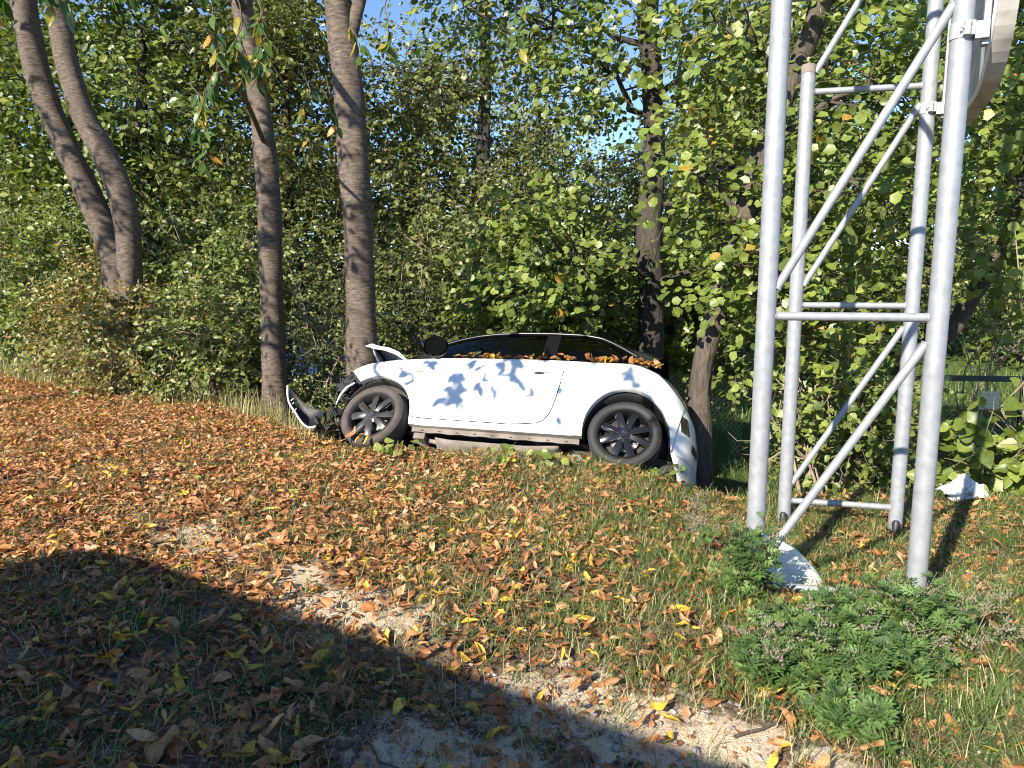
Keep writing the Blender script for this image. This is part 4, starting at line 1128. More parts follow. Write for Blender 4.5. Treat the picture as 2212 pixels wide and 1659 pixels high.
# --- woodland trees behind the car
def wood_tree(name, label, trunk, radii, crown, leaf, bark, leafmat, m=8, L=.5, wide=.85, tmpl=T_ROUND, grp=None, lrb=0., pw=.42, lumps=.07):
    base = trunk[0]; root = empty(name, base); off = np.array(base); tag(root, label, "tree", grp)
    mb = MB(); P = trunk_mesh(mb, [np.array(p) - off for p in trunk], radii, 16, lumps); mb.build("trunk", bark, root)
    PW_ = P + off
    def org(c):
        k = np.argmin(np.abs(PW_[:, 2] - (c[2] - .5))); return PW_[k], max(.02, radii[-1] * .5)
    crown_from(crown, org, leaf, m, L, wide, tmpl, bark, root, leafmat, lrb, off=off, pw=pw)
    return root
wood_tree("alder_tree", "dark upright alder trunk rising right behind the car roof", [(1.72, 9.0, -1.2), (1.716, 9.0, .466), (1.712, 9.0, 1.04), (1.659, 9.0, 2.155), (1.68, 9.0, 3.23), (1.636, 9.0, 4.015), (1.572, 9.0, 4.78), (1.55, 9, 7)],
          [.18, .165, .154, .142, .131, .125, .114, .08],
          [((1.0, 8.6, 3.9), (1.0, .9, .5), 90), ((2.4, 8.4, 4.1), (.9, .8, .7), 90), ((.2, 9.3, 4.7), (1.3, 1.2, .7), 190), ((2.9, 8.6, 2.9), (.8, .7, .6), 110), ((1.0, 9.0, 5.8), (1.6, 1.4, .8), 200), ((2.75, 8.3, 1.9), (.7, .6, .6), 130), ((.5, 7.9, 1.9), (.7, .4, .5), 110)], .088, M['bark_alder'], G['alder'], lrb=.06)
wood_tree("leaning_tree", "pale trunk leaning right against which the car tail rests", [(1.845, 7.02, -1.0), (1.834, 7.0, .126), (1.823, 7.0, .447), (1.845, 7.0, .808), (1.94, 7.0, 1.208), (2.012, 7.0, 1.602), (2.184, 7.0, 2.159), (2.309, 7.0, 2.704), (2.476, 7.0, 3.196), (2.641, 7.0, 3.638), (2.771, 7.0, 4.07), (3.0, 7.1, 5.5)],
          [.13, .12, .111, .106, .102, .099, .102, .102, .097, .097, .093, .07],
          [((2.15, 6.6, 1.75), (.5, .35, .55), 120), ((1.65, 6.8, 2.6), (.5, .4, .45), 55), ((3.3, 6.9, 3.3), (.8, .6, .6), 110), ((2.9, 6.5, 2.4), (.6, .5, .5), 90), ((3.5, 7.2, 4.4), (1.0, .8, .7), 130), ((1.9, 6.9, 3.8), (.7, .6, .5), 70)], .09, M['bark_pale'], G['alder'], m=7, L=.42, lrb=.12)
wood_tree("slim_tree", "slim straight trunk seen through the foliage above the car", [(-.66, 14, -1.1), (-.632, 14, .2), (-.58, 14, 1.6), (-.543, 14, 3.3), (-.51, 14, 4.55), (-.487, 14, 5.76), (-.508, 14, 6.6), (-.5, 14, 9)],
          [.15, .14, .13, .12, .115, .11, .108, .07],
          [((-1.6, 13.6, 3.2), (1.3, 1.0, .9), 230), ((.6, 13.4, 3.0), (1.3, 1.0, .9), 230), ((-1.8, 13.8, 5.2), (1.4, 1.2, .8), 280), ((.8, 13.8, 5.0), (1.3, 1.2, .8), 280), ((0, 14, 7.0), (2.2, 1.6, 1.2), 340), ((.3, 12.9, 1.6), (1.4, .8, .7), 230), ((-1.7, 13, 1.8), (1.2, .8, .8), 200)], .095, M['bark_alder'], G['wood'], m=8, L=.55, wide=.7, tmpl=T_OVATE)
wood_tree("crooked_tree", "crooked mottled trunk leaning out at the right edge", [(3.93, 7.5, -1.1), (3.9, 7.5, -.33), (3.84, 7.5, .413), (4.05, 7.2, .9), (4.184, 7.0, 1.075), (4.374, 7.0, 1.428), (4.565, 7.0, 1.732), (4.689, 7.0, 2.03), (4.776, 7.0, 2.45), (4.9, 7.0, 4.0)],
          [.10, .09, .082, .076, .075, .078, .08, .08, .075, .05],
          [((4.6, 6.6, 2.5), (.9, .6, .7), 120), ((5.3, 6.8, 3.2), (.9, .8, .7), 110), ((4.0, 6.9, 3.4), (.7, .6, .5), 80)], .085, M['bark_pale'], G['hazel'], m=7, L=.45)

def bg_pattern(h, r, n, low, k):
    """one woodland tree at the origin; its meshes are shared by the trees copied from it"""
    tr = [(0, 0, -.2), (RNG.normal(0, .1), 0, h * .25), (RNG.normal(0, .25), 0, h * .5), (RNG.normal(0, .35), 0, h * .8)]
    cl = []
    for i in range(k):
        z = low + (h - low - .5) * i / (k - 1); rr = r * (1 - .45 * abs(i / (k - 1) - .35) * 1.4)
        for q in range(2):
            a = RNG.uniform(0, 6.28); cl.append(((rr * .5 * math.cos(a), rr * .45 * math.sin(a), z + RNG.normal(0, .2)), (rr * .75, rr * .75, h / k * .75), n))
    global clear, ground_z
    keep = clear, ground_z
    clear = lambda P: np.ones(len(P), bool); ground_z = lambda x, y: np.full(np.shape(x), -9.)
    o = wood_tree("woodland_tree", "", tr, [.2, .16, .12, .05], cl, .128, M['bark_alder'], G['wood'], m=8, L=.6, wide=.72, tmpl=T_OVATE, pw=.5)
    clear, ground_z = keep
    return o
PATTERNS = [bg_pattern(7., 2.4, 125, .7, 7), bg_pattern(7., 2.2, 115, .4, 7), bg_pattern(7., 2.8, 110, .3, 6)]
USED = set()
def bg_tree(x, y, h, r, label, leafmat, pat, rot, wide=1.0):
    src = PATTERNS[pat]; gz = float(ground_z(x, y))
    if pat in USED:
        root = src.copy(); COL.objects.link(root)
        for ch in src.children:
            c = ch.copy(); COL.objects.link(c); c.parent = root
    else:
        root = src; USED.add(pat)
    root.location = (x, y, gz); root.rotation_euler = (0, 0, rot); root.scale = (wide * h / 7, wide * h / 7, h / 7)
    for c in root.children:
        if c.name.split('.')[0] == "crown":
            c.material_slots[0].link = 'OBJECT'; c.material_slots[0].material = leafmat
    tag(root, label, "tree", "trees of the wood behind")
bg_tree(-12.5, 16, 8.4, 2.6, "tall dark leafed tree at the far left above the hedge", G['alder'], 0, .3)
bg_tree(-9.6, 14.6, 6.6, 2.6, "dense green tree at the left behind the light green hedge", G['alder'], 1, 4.1)
bg_tree(-7.0, 14.5, 7.7, 2.3, "broad leafed tree behind the twin stemmed cherry", G['alder'], 1, 1.2)
bg_tree(-5.6, 17.5, 7.6, 2.2, "leafy tree filling the gap right of the twin stems", G['wood'], 2, 2.2)
bg_tree(-4.2, 14.6, 7.0, 2.2, "leafy tree between the twin stems and the slender cherry", G['wood'], 0, 2.9)
bg_tree(-2.2, 17.5, 6.8, 2.2, "leafy tree behind the gap beside the hit trunk", G['wood'], 1, 3.7)
bg_tree(.2, 19, 6.2, 2.2, "green tree filling the gap right of the slim straight trunk", G['wood'], 0, 1.1)
bg_tree(1.8, 22, 6.4, 2.2, "pale yellowish tree low behind the dark alder trunk", G['hedge'], 2, .8)
bg_tree(6.2, 21, 9.5, 2.0, "leafy tree seen through the lattice mast", G['wood'], 0, 5.2)
bg_tree(3.3, 17.5, 5.4, 2.0, "green tree in the gap left of the lattice mast", G['wood'], 1, 5.8)
bg_tree(10.5, 26, 14, 2.6, "tall yellow green tree right of the lattice mast", G['hedge'], 2, 4.4)
bg_tree(17, 25, 14, 3.0, "broad tree filling the right edge behind the crooked trunk", G['hedge'], 0, 1.9)
bg_tree(-16.5, 21, 9.0, 3.2, "far tree at the left end of the wood", G['wood'], 2, 5.1)
bg_tree(7.0, 25, 9.5, 3.2, "far pale tree beyond the meadow seen through the mast", G['hedge'], 1, 2.6)
bg_tree(14.5, 26, 11, 3.6, "far pale tree beyond the meadow on the right", G['hedge'], 2, 3.1)
bg_tree(-10.5, 23, 8.5, 3.0, "far tree behind the twin stemmed cherry crown", G['wood'], 0, 4.0)
# the far edge of the wood reads as one mass
def far_wood():
    n = 15000; x = RNG.uniform(-42, 42, n); y = RNG.uniform(31, 40, n)
    top = 4.8 + 1.1 * np.sin(x * .55) + .8 * np.sin(x * 1.3 + 1) + np.where(x > 9, 2.5, 0)
    z = RNG.random(n) ** .85 * top + ground_z(x, y)
    p = np.stack([x, y, z], 1)
    o = link("far_wood", leaves_np("far_wood", p, RNG.normal(0, 1, (n, 3)), np.array([0, 0, .5]) + Sn + RNG.normal(0, .5, (n, 3)), RNG.uniform(.30, .62, n), .7, np.clip(RNG.beta(2, 2, n), 0, 1), T_OVATE), G['hedge'])
    tag(o, "far green edge of the wood closing the view", "wood", None, "stuff")
far_wood()

# ------------------------------------------------------------------ shrubs and hedge
def shrub(name, label, x, y, rx, ry, h, leaf, leafmat, n, wide=.62, tmpl=T_OVATE, m=9, L=.4, lrb=0., low=.1, stems=9, grp=None, parts=None, base=None, pw=.5, twigm='twig_pale', catname="shrub", spikes=0):
    gz = float(ground_z(x, y)) if base is None else base
    root = empty(name, (x, y, gz)); off = np.array((x, y, gz)); tag(root, label, catname, grp)
    # stems fan out from the ground
    sb = MB(); ends = []
    for k in range(stems):
        a = RNG.uniform(0, 6.28); q = RNG.random() ** .5
        e = np.array([q * rx * .8 * math.cos(a), q * ry * .8 * math.sin(a), h * RNG.uniform(.6, .98)])
        p0 = np.array([RNG.normal(0, .10), RNG.normal(0, .08), -.05])
        if not clear(np.array([e + off]))[0]: continue
        pth, rd = crooked(p0, e, RNG.uniform(.010, .022), .004, 7, .28, 0); sb.tube(pth, rd, 6); ends.append(pth)
        for j in range(4):
            i = RNG.integers(2, 6); q2 = np.array(pth[i]) + RNG.normal(0, .28, 3) + np.array([0, 0, .15])
            if clear(np.array([q2 + off]))[0]:
                p2, r2 = crooked(pth[i], q2, .007, .002, 5, .3); sb.tube(p2, r2, 4)
    sb.build("stems", M[twigm], root)
    c = np.array([x, y, gz + low + (h - low) / 2]); r = np.array([rx, ry, (h - low) / 2 * 1.08])
    p, v = ellipsoid_pts(c, r, n, pw)
    p += .10 * np.sin(p[:, [1, 2, 0]] * 5.3 + x) * RNG.uniform(.5, 1.5, (n, 1))
    dirs = v * .55 + RNG.normal(0, .6, (n, 3)) + np.array([0, 0, .25])
    A = spray(p, dirs, L * RNG.uniform(.5, 1.4, n), m, leaf, lrbias=lrb)
    ok = clear(A[0]) & (A[0][:, 2] > ground_z(A[0][:, 0], A[0][:, 1]) + .015)
    B = [a[ok] for a in A[:5]]
    if parts:
        view = np.linalg.norm(B[0] - np.array([0, 0, 1.6]), axis=1)
        front = np.argsort(view - .0 * B[3])[:parts[1]]
        leaf_parts(root, parts[0], B[0][front], B[1][front], B[2][front], B[3][front] * 1.05)
        mask = np.ones(len(B[0]), bool); mask[front] = False; B = [b[mask] for b in B]
    me = leaves_np("foliage", B[0] - off, B[1], B[2], B[3], wide, B[4], tmpl); o = link("foliage", me, leafmat, root); o["kind"] = "stuff"
    tw = A[5][clear(A[5][:, 0]) & clear(A[5][:, -1])]
    t = link("twigs", tubes_mesh("twigs", tw - off, np.tile(np.linspace(.0032, .0012, 4), (len(tw), 1)), 3), M[twigm], root); t["kind"] = "stuff"
    return root
HG = "shrubs of the verge hedge"
shrub("hedge_shrub", "light green hedge shrub at the far left end of the verge", -8.9, 12.6, 1.6, 1.0, 3.4, .092, G['hedge'], 720, grp=HG, lrb=.02)
shrub("hedge_shrub", "yellowish green hedge shrub left of the twin stemmed cherry", -7.0, 11.2, 1.3, .9, 2.9, .088, G['hedge'], 720, grp=HG, lrb=.05)
shrub("hedge_shrub", "orange tinted hedge shrub at the foot of the twin stems", -5.75, 10.1, .85, .6, 1.75, .066, G['hedge_autumn'], 640, grp=HG, lrb=.06)
shrub("hedge_shrub", "low yellow and orange shrub right of the twin stems", -4.9, 9.25, .7, .45, 1.35, .064, G['hedge_autumn'], 420, grp=HG, lrb=0)
shrub("hedge_shrub", "tall green hedge shrub between twin stems and slender cherry", -4.0, 10.2, 1.2, .8, 2.9, .082, G['hedge'], 720, grp=HG, lrb=-.03)
shrub("hedge_shrub", "low pale green shrub left of the slender cherry foot", -3.75, 8.95, .75, .45, 1.45, .068, G['hedge'], 430, grp=HG, lrb=.12)
shrub("hedge_shrub", "twiggy green shrub between the slender cherry and the hit trunk", -2.2, 9.0, .7, .5, 2.4, .056, G['hedge'], 330, grp=HG, lrb=0, stems=22)
shrub("hedge_shrub", "deep green shrub behind the slender cherry trunk", -3.0, 11.4, 1.3, .9, 3.2, .085, G['wood'], 480, grp=HG)
WG = "shrubs behind the car"
shrub("woodland_shrub", "green shrub behind the hit trunk and the car bonnet", -.85, 10.2, 1.2, .9, 3.7, .092, G['wood'], 680, grp=WG, base=-1.1)
shrub("woodland_shrub", "bright round leaved shrub hanging over the car roof", .35, 9.3, 1.05, .85, 3.5, .098, G['alder'], 680, wide=.85, tmpl=T_ROUND, grp=WG, lrb=.12, base=-1.1, low=1.2)
shrub("woodland_shrub", "green shrub behind the dark alder and car tail", 2.5, 10.1, 1.2, .8, 3.2, .10, G['alder'], 520, wide=.85, tmpl=T_ROUND, grp=WG, lrb=.05, base=-1.1, low=1.1)
shrub("woodland_shrub", "tall wall of green shrub above the car between the trunks", .4, 12.0, 1.9, 1.0, 4.6, .10, G['wood'], 850, grp=WG, base=-1.1)
shrub("alder_shrub", "bright leaved alder shrub between leaning trunk and mast", 2.75, 6.75, .62, .42, 2.5, .085, G['alder'], 210, wide=.85, tmpl=T_ROUND, m=7, lrb=.2, base=-.6, low=.85, parts=('alder', 300))
shrub("bramble_shrub", "yellow green shrub seen between the mast legs", 3.25, 6.9, .75, .45, 1.6, .07, G['hazel'], 330, wide=.75, m=8, lrb=.05, base=-.85, low=.25)
shrub("hazel_shrub", "large leaved hazel shrub at the lower right edge", 4.45, 6.15, .75, .40, .82, .135, G['hazel'], 70, wide=.85, tmpl=T_ROUND, m=6, L=.45, lrb=.1, base=-.45, low=.1, parts=('hazel', 300))
shrub("hazel_shrub", "hazel branches hanging beside the right mast leg", 4.5, 6.0, .75, .45, 2.6, .095, G['hazel'], 80, wide=.85, tmpl=T_ROUND, m=6, lrb=.1, base=-.3, low=1.7)
shrub("woodland_shrub", "round bush at the far edge of the meadow right of the mast", 12.0, 27, 3.2, 1.6, 3.4, .17, G['wood'], 420, grp=WG, lrb=.05)
shrub("woodland_shrub", "low bush across the meadow seen through the mast", 7.6, 27.5, 3.0, 1.6, 3.4, .17, G['wood'], 380, grp=WG, lrb=.05)
shrub("woodland_shrub", "leafy bush behind the low green fence at right", 7.4, 11.5, 1.0, .8, 3.6, .085, G['hedge'], 320, grp=WG, lrb=.1, low=2.2)

# ------------------------------------------------------------------ ground cover
def scatter(n, x0, x1, y0, y1, dens):
    """points by rejection on a density map, in front of the crest"""
    out = []
    tot = 0
    while tot < n:
        k = int((n - tot) * 2.5) + 200
        x = RNG.uniform(x0, x1, k); y = RNG.uniform(y0, y1, k)
        ok = RNG.random(k) < dens(x, y)
        out.append(np.stack([x[ok], y[ok]], 1)); tot += ok.sum()
    return np.concatenate(out)[:n]
def inview(x, y, pad=.45):
    return (np.abs(x) < y * .74 + pad)
def patch(x, y, f=1.0, ph=0.):
    return .5 + .5 * np.sin(1.7 * f * x + 2.3 * f * y + ph + 1.3 * np.sin(2.9 * f * x - 1.1 * f * y)) * np.sin(2.6 * f * y - 1.9 * f * x + 2 * ph + .7 * np.sin(3.1 * f * y))

def leaf_density(x, y):
    d = y - crest(x)
    base = np.interp(x, [-6, -1, .5, 1.6, 3.5], [1.0, .95, .54, .40, .36])
    near = np.interp(y, [1.8, 2.6, 3.4, 4.2, 5.0], [.36, .40, .50, .85, 1.0])
    v = base * near * (.55 + .65 * patch(x, y, 1.6, .4)) * (1 - .72 * np.clip(sand(x, y) * 1.4, 0, 1))
    return np.where(inview(x, y) & (d < .5), v * (1 - .8 * sstep(-.1, .5, d)), 0)

def curled(n, nu=3, nv=5):
    """random curled leaf shapes, n x (nu*nv) x 3, unit length"""
    u = np.linspace(-1, 1, nu); v = np.linspace(0, 1, nv)
    U, Vv = np.meshgrid(u, v)
    U, Vv = U.ravel()[None], Vv.ravel()[None]
    prof = np.sin(np.pi * np.clip(Vv * .94 + .03, 0, 1) ** .9) ** .75
    wid = RNG.uniform(.36, .56, (n, 1)) * .5
    cu = RNG.normal(.6, 1.1, (n, 1)); cv = RNG.normal(.15, .6, (n, 1)); tw = RNG.normal(0, 1.0, (n, 1)); bend = RNG.normal(0, .14, (n, 1))
    wav = RNG.normal(0, .035, (n, 1)) * np.sin(RNG.uniform(5, 11, (n, 1)) * Vv + RNG.uniform(0, 6, (n, 1))) * np.abs(U)
    ang = cu * U * 1.1 * (.6 + .8 * Vv)
    x = wid * prof * np.sin(np.clip(ang, -2.4, 2.4)) / np.where(np.abs(cu) < .05, .05, cu) / 1.1 / (.6 + .8 * Vv)
    x = np.where(np.abs(cu) < .12, wid * prof * U, x)
    z = wid * prof * (1 - np.cos(np.clip(ang, -2.4, 2.4))) / np.where(np.abs(cu) < .12, 9e9, cu) * np.sign(1)
    z = z + cv * (Vv - .5) ** 2 + wav + RNG.normal(0, .03 if nu < 4 else .012, (n, U.shape[1]))
    x = x * (1 + RNG.normal(0, .07, x.shape))
    x = x + bend * np.sin(np.pi * Vv)
    y = Vv - .5 + 0 * x
    a = tw * (Vv - .5)
    x, z = x * np.cos(a) - z * np.sin(a), x * np.sin(a) + z * np.cos(a)
    return np.stack([x, y, z], -1)

def frames(n, tilt):
    nr = nrm(np.stack([RNG.normal(0, tilt, n), RNG.normal(0, tilt, n), np.ones(n)], 1))
    a = RNG.uniform(0, 2 * np.pi, n); h = np.stack([np.cos(a), np.sin(a), 0 * a], 1)
    d = nrm(h - nr * np.sum(h * nr, 1, keepdims=True)); s = np.cross(d, nr)
    return s, d, nr

NL = 27000
Pxy = scatter(NL, -9.5, 5.2, 1.7, 12.2, leaf_density)
s_, d_, n_ = frames(NL, .42)
size = (.035 + .085 * RNG.beta(2.2, 2.0, NL)) * np.interp(Pxy[:, 1], [2, 3.5, 6, 12], [1.1, .90, .72, .76])
lrv = np.clip(RNG.beta(1.4, 1.6, NL) * .86, 0, .855)
ye = RNG.random(NL); lrv = np.where(ye > np.where(Pxy[:, 1] < 4, .87, .945), RNG.uniform(.885, .965, NL), lrv); lrv = np.where(ye > .994, 1.0, lrv)
lrv = np.where((Pxy[:, 1] > 4.0) & (lrv < .8), np.clip(lrv + .06, 0, .86), lrv)
shape = curled(NL)
zmin = (shape[..., 2]).min(1)
gz = ground_z(Pxy[:, 0], Pxy[:, 1])
pos = np.stack([Pxy[:, 0], Pxy[:, 1], gz + .012 - zmin * size * .7 + RNG.uniform(0, .028, NL)], 1)
# keep leaves out of the near wheels
hubs = [car_w((0, -.8, .31)), car_w((2.311, -.8, .31))]
okk = np.ones(NL, bool)
for h in hubs: okk &= ~((np.abs(pos[:, 0] - h[0]) < .28) & (pos[:, 1] > h[1] - .22))
for p in ((1.271, 3.67), (2.034, 3.50), (1.987, 5.15), (2.706, 4.97)): okk &= np.hypot(pos[:, 0] - p[0], pos[:, 1] - p[1]) > .09
pos, s_, d_, n_, size, lrv, shape = [a[okk] for a in (pos, s_, d_, n_, size, lrv, shape)]
NL = len(pos)
V = pos[:, None] + size[:, None, None] * (shape[..., 0:1] * s_[:, None] + shape[..., 1:2] * d_[:, None] + shape[..., 2:3] * n_[:, None])
dist = np.linalg.norm(pos - np.array([0, 0, CAMZ]), axis=1)
frame = (np.abs(pos[:, 0]) < pos[:, 1] * .68) & (pos[:, 1] > 2.22)
order = np.argsort(-(size / dist) * frame)
single = order[:230]
mask = np.ones(NL, bool); mask[single] = False
def quads(nu, nv):
    return np.array([(b * nu + a, b * nu + a + 1, (b + 1) * nu + a + 1, (b + 1) * nu + a) for b in range(nv - 1) for a in range(nu - 1)])
QL = quads(3, 5)
def leaf_litter(name, Vs, lr):
    k = len(Vs); q = ((QL if Vs.shape[1] == 15 else quads(5, 8))[None] + (np.arange(k) * Vs.shape[1])[:, None, None]).reshape(-1, 4)
    return np_mesh(name, Vs.reshape(-1, 3), q.ravel(), np.arange(len(q)) * 4, np.repeat(lr, Vs.shape[1]), smooth=True)
lit = link("leaf_litter", leaf_litter("leaf_litter", V[mask], lrv[mask]), G['fallen'])
tag(lit, "carpet of orange brown fallen leaves covering the verge", "leaves", None, "stuff")
def colour_word(v):
    return "dark brown" if v < .2 else "rusty orange" if v < .5 else "pale orange" if v < .75 else "light tan" if v < .88 else "yellow" if v < .98 else "green"
def one_leaf(i_shape, lr, mtx, label, grp):
    me = leaf_litter("fallen_leaf", i_shape[None], np.array([lr])); o = link("fallen_leaf", me, G['fallen'])
    o.matrix_world = mtx
    tag(o, label, "leaf", grp)
    return o
fine = curled(len(single), 5, 8)
taken = {}
for j, i in enumerate(single):
    f = fine[j]; v = size[i] * (f[:, 0:1] * s_[i] + f[:, 1:2] * d_[i] + f[:, 2:3] * n_[i])
    v[:, 2] -= v[:, 2].min() - .004
    gp = np.array([pos[i, 0], pos[i, 1], float(ground_z(pos[i, 0], pos[i, 1]))])
    w = colour_word(lrv[i]); sh = bool(in_shade(pos[i, 0], pos[i, 1]))
    flat = np.ptp(f[:, 2]); form = "flat" if flat < .30 else "curled" if flat < .5 else "tightly rolled"
    big = "large " if size[i] > .10 else "small " if size[i] < .085 else ""
    lie = "lying crosswise" if abs(d_[i, 0]) > .75 else "pointing away" if abs(d_[i, 1]) > .75 else "lying slantwise"
    on = "bare sand" if sand(pos[i, 0], pos[i, 1]) > .5 else "shaded ground" if sh else "sunlit ground"
    px_ = pos[i, 0] / (pos[i, 1] * .69); col = ("far left", "left", "centre left", "centre", "centre right", "right", "far right")[min(6, max(0, int((px_ + 1) * 3.5)))]
    row = "bottom edge" if pos[i, 1] < 2.45 else "second row up" if pos[i, 1] < 2.75 else "third row up" if pos[i, 1] < 3.1 else "fourth row up" if pos[i, 1] < 3.6 else "fifth row up"
    lab = f"{big}{w} {form} leaf {lie} on {on}, {col}, {row}"
    o = link("fallen_leaf", leaf_litter("fallen_leaf", v[None], np.array([lrv[i]])), G['fallen']); o.location = gp
    tag(o, lab, "leaf", "single leaves lying in front")
# leaves caught along the car's window ledge
lx = np.concatenate([RNG.uniform(.66, 2.56, 60), [.21, 2.45, 2.52, 2.48, 2.40]])
sh2 = curled(len(lx))
for k, x in enumerate(lx):
    on_glass = 0.35 < x < 2.4
    yy = -(side_y(min(x, 2.3), min(belt(x), 1.03)) - (.022 if on_glass else .005)); zz = belt(x) + .036 + abs(random.gauss(0, .014))
    v = random.choice([.5, .6, .7, .8, .9, .93, .95, .4, .3])
    a = random.uniform(0, 6.28); tl = random.gauss(.3, .35)
    loc = Matrix.Translation((x, yy, zz)) @ Matrix.Rotation(random.gauss(.35, .35), 4, 'X') @ Matrix.Rotation(random.gauss(0, .4), 4, 'Y') @ Matrix.Rotation(a, 4, 'Z') @ Matrix.Scale(random.uniform(.085, .13), 4)
    w = colour_word(v); where = "on white car window ledge"; spot = "above the front wheel" if x < .6 else "beside the mirror" if x < .9 else "at the door glass front half" if x < 1.15 else "at the door glass rear half" if x < 1.5 else "at the centre pillar" if x < 1.75 else "at the rear side glass" if x < 2.1 else "above the rear wheel" if x < 2.4 else "near the tail light"
    one_leaf(sh2[k], v, car.matrix_world @ loc, f"{w} leaf {where} {spot}", f"leaves {where}")

# broken bits of leaf trodden flat into the ground
def bit_density(x, y):
    return np.where(inview(x, y) & (y < crest(x) + .1), np.interp(x, [-6, 0, 2, 4], [1, .9, .5, .35]) * (.3 + .7 * patch(x, y, 1.9, 3.3)), 0)
C = scatter(16000, -8, 5, 1.7, 10.5, bit_density); n = len(C)
p = np.stack([C[:, 0], C[:, 1], ground_z(C[:, 0], C[:, 1]) + RNG.uniform(.003, .016, n)], 1)
dd = RNG.normal(0, 1, (n, 3)); dd[:, 2] *= .25
bt = link("leaf_fragments", leaves_np("leaf_fragments", p, dd, np.array([0, 0, 1.]) + RNG.normal(0, .35, (n, 3)), RNG.uniform(.012, .045, n), .75, np.clip(RNG.beta(1.3, 2.0, n) * .86, 0, .86), T_OVATE), G['fallen'])
tag(bt, "trodden brown leaf fragments between the whole leaves", "leaves", None, "stuff")

# grass: clumps of bent blades
def grass_density(x, y):
    d = y - crest(x)
    base = np.interp(x, [-6, -2, 0, 1.2, 2.2, 4], [.22, .28, .6, .9, 1.0, 1.0])
    near = np.interp(y, [1.8, 3.0, 4.5, 8], [.8, .7, .8, .5]) * np.where(in_shade(x, y), .6, 1)
    v = base * near * (.25 + 1.0 * patch(x, y, 1.3, 2.1)) * (1 - .92 * np.clip(sand(x, y) * 1.5, 0, 1))
    return np.where(inview(x, y) & (d < .7), v, 0)
def blades(name, base, h, lean, az, lr, wid):
    n = len(base); t = np.array([0, .4, .75, 1.])
    hx = np.stack([np.cos(az), np.sin(az), 0 * az], 1); sd = np.stack([-np.sin(az), np.cos(az), 0 * az], 1)
    out = lean[:, None] * t[None] ** 1.7; up = np.sqrt(np.maximum(.02, 1 - (lean[:, None] * t[None]) ** 2 * .9)) * t[None]
    c = base[:, None] + h[:, None, None] * (hx[:, None] * out[..., None] + np.array([0, 0, 1.])[None, None] * up[..., None])
    w = (wid[:, None] * np.array([1, .9, .6, 0])[None])[..., None] * sd[:, None]
    V = np.concatenate([(c[:, :3] - w[:, :3]), (c[:, :3] + w[:, :3]), c[:, 3:]], 1)     # 7 verts
    b = (np.arange(n) * 7)[:, None]
    q1 = b + np.array([0, 3, 4, 1]); q2 = b + np.array([1, 4, 5, 2]); t3_ = b + np.array([2, 5, 6])
    loops = np.concatenate([q1, q2, t3_], 1).ravel(); st = (np.arange(n) * 11)[:, None] + np.array([0, 4, 8])
    return np_mesh(name, V.reshape(-1, 3), loops, st.ravel(), np.repeat(lr, 7))
NC = 9500
C = scatter(NC, -8, 5.6, 1.7, 11, grass_density)
per = 9
gb = np.repeat(C, per, 0) + RNG.normal(0, .035, (NC * per, 2)); n = len(gb)
hh = RNG.uniform(.035, .10, n) * np.repeat(RNG.uniform(.6, 1.6, NC), per) * np.interp(gb[:, 0], [-3, 1, 2.5], [.8, 1.1, 1.2])
lean = RNG.uniform(.55, 1.02, n); az = np.repeat(RNG.uniform(0, 6.28, NC), per) + RNG.normal(0, 1.0, n)
dry = np.repeat(RNG.random(NC), per)
lr = np.clip(RNG.beta(2, 2, n) * .8 + np.where(dry > .80, .35, 0) + np.where(RNG.random(n) > .92, .4, 0), 0, 1)
base = np.stack([gb[:, 0], gb[:, 1], ground_z(gb[:, 0], gb[:, 1]) - .004], 1)
go = link("grass", blades("grass", base, hh, lean, az, lr, RNG.uniform(.0012, .0028, n)), G['grass'])
tag(go, "short bent grass growing through the fallen leaves", "grass", None, "stuff")
# long grass on the bank and meadow behind
def bank_density(x, y):
    d = y - crest(x)
    return np.where(inview(x, y, .6) & (d > .35) & (x > -2), np.interp(y, [5, 9, 16, 24], [1, .8, .35, .2]), 0)
C = scatter(15000, -2, 15, 5.8, 22, bank_density); n = len(C)
base = np.stack([C[:, 0], C[:, 1], ground_z(C[:, 0], C[:, 1]) - .004], 1)
sc = np.interp(C[:, 1], [6, 10, 22], [1, 1.3, 2.2])
okc = clear(base + np.array([0, 0, .06])); base, sc = base[okc], sc[okc]; n = len(base)
bo = link("bank_grass", blades("bank_grass", base, RNG.uniform(.08, .22, n) * sc, RNG.uniform(.3, .9, n), RNG.uniform(0, 6.28, n), np.clip(RNG.beta(2, 2.2, n) * .85 + .08, 0, 1), RNG.uniform(.003, .006, n) * sc), G['grass'])
tag(bo, "longer green grass on the bank and meadow behind", "grass", None, "stuff")
# dead straw lying flat
def straw_density(x, y):
    return np.where(inview(x, y) & (y < crest(x)), .35 + .65 * patch(x, y, 1.1, 5), 0)
C = scatter(15000, -7, 5, 1.7, 10, straw_density); n = len(C)
base = np.stack([C[:, 0], C[:, 1], ground_z(C[:, 0], C[:, 1]) + RNG.uniform(.0, .012, n)], 1)
so = link("dead_straw", blades("dead_straw", base, RNG.uniform(.05, .16, n), RNG.uniform(.985, 1.02, n), RNG.uniform(0, 6.28, n), RNG.uniform(.84, 1, n), RNG.uniform(.0008, .0018, n)), G['grass'])
tag(so, "dry straw lying flat between the leaves", "grass", None, "stuff")
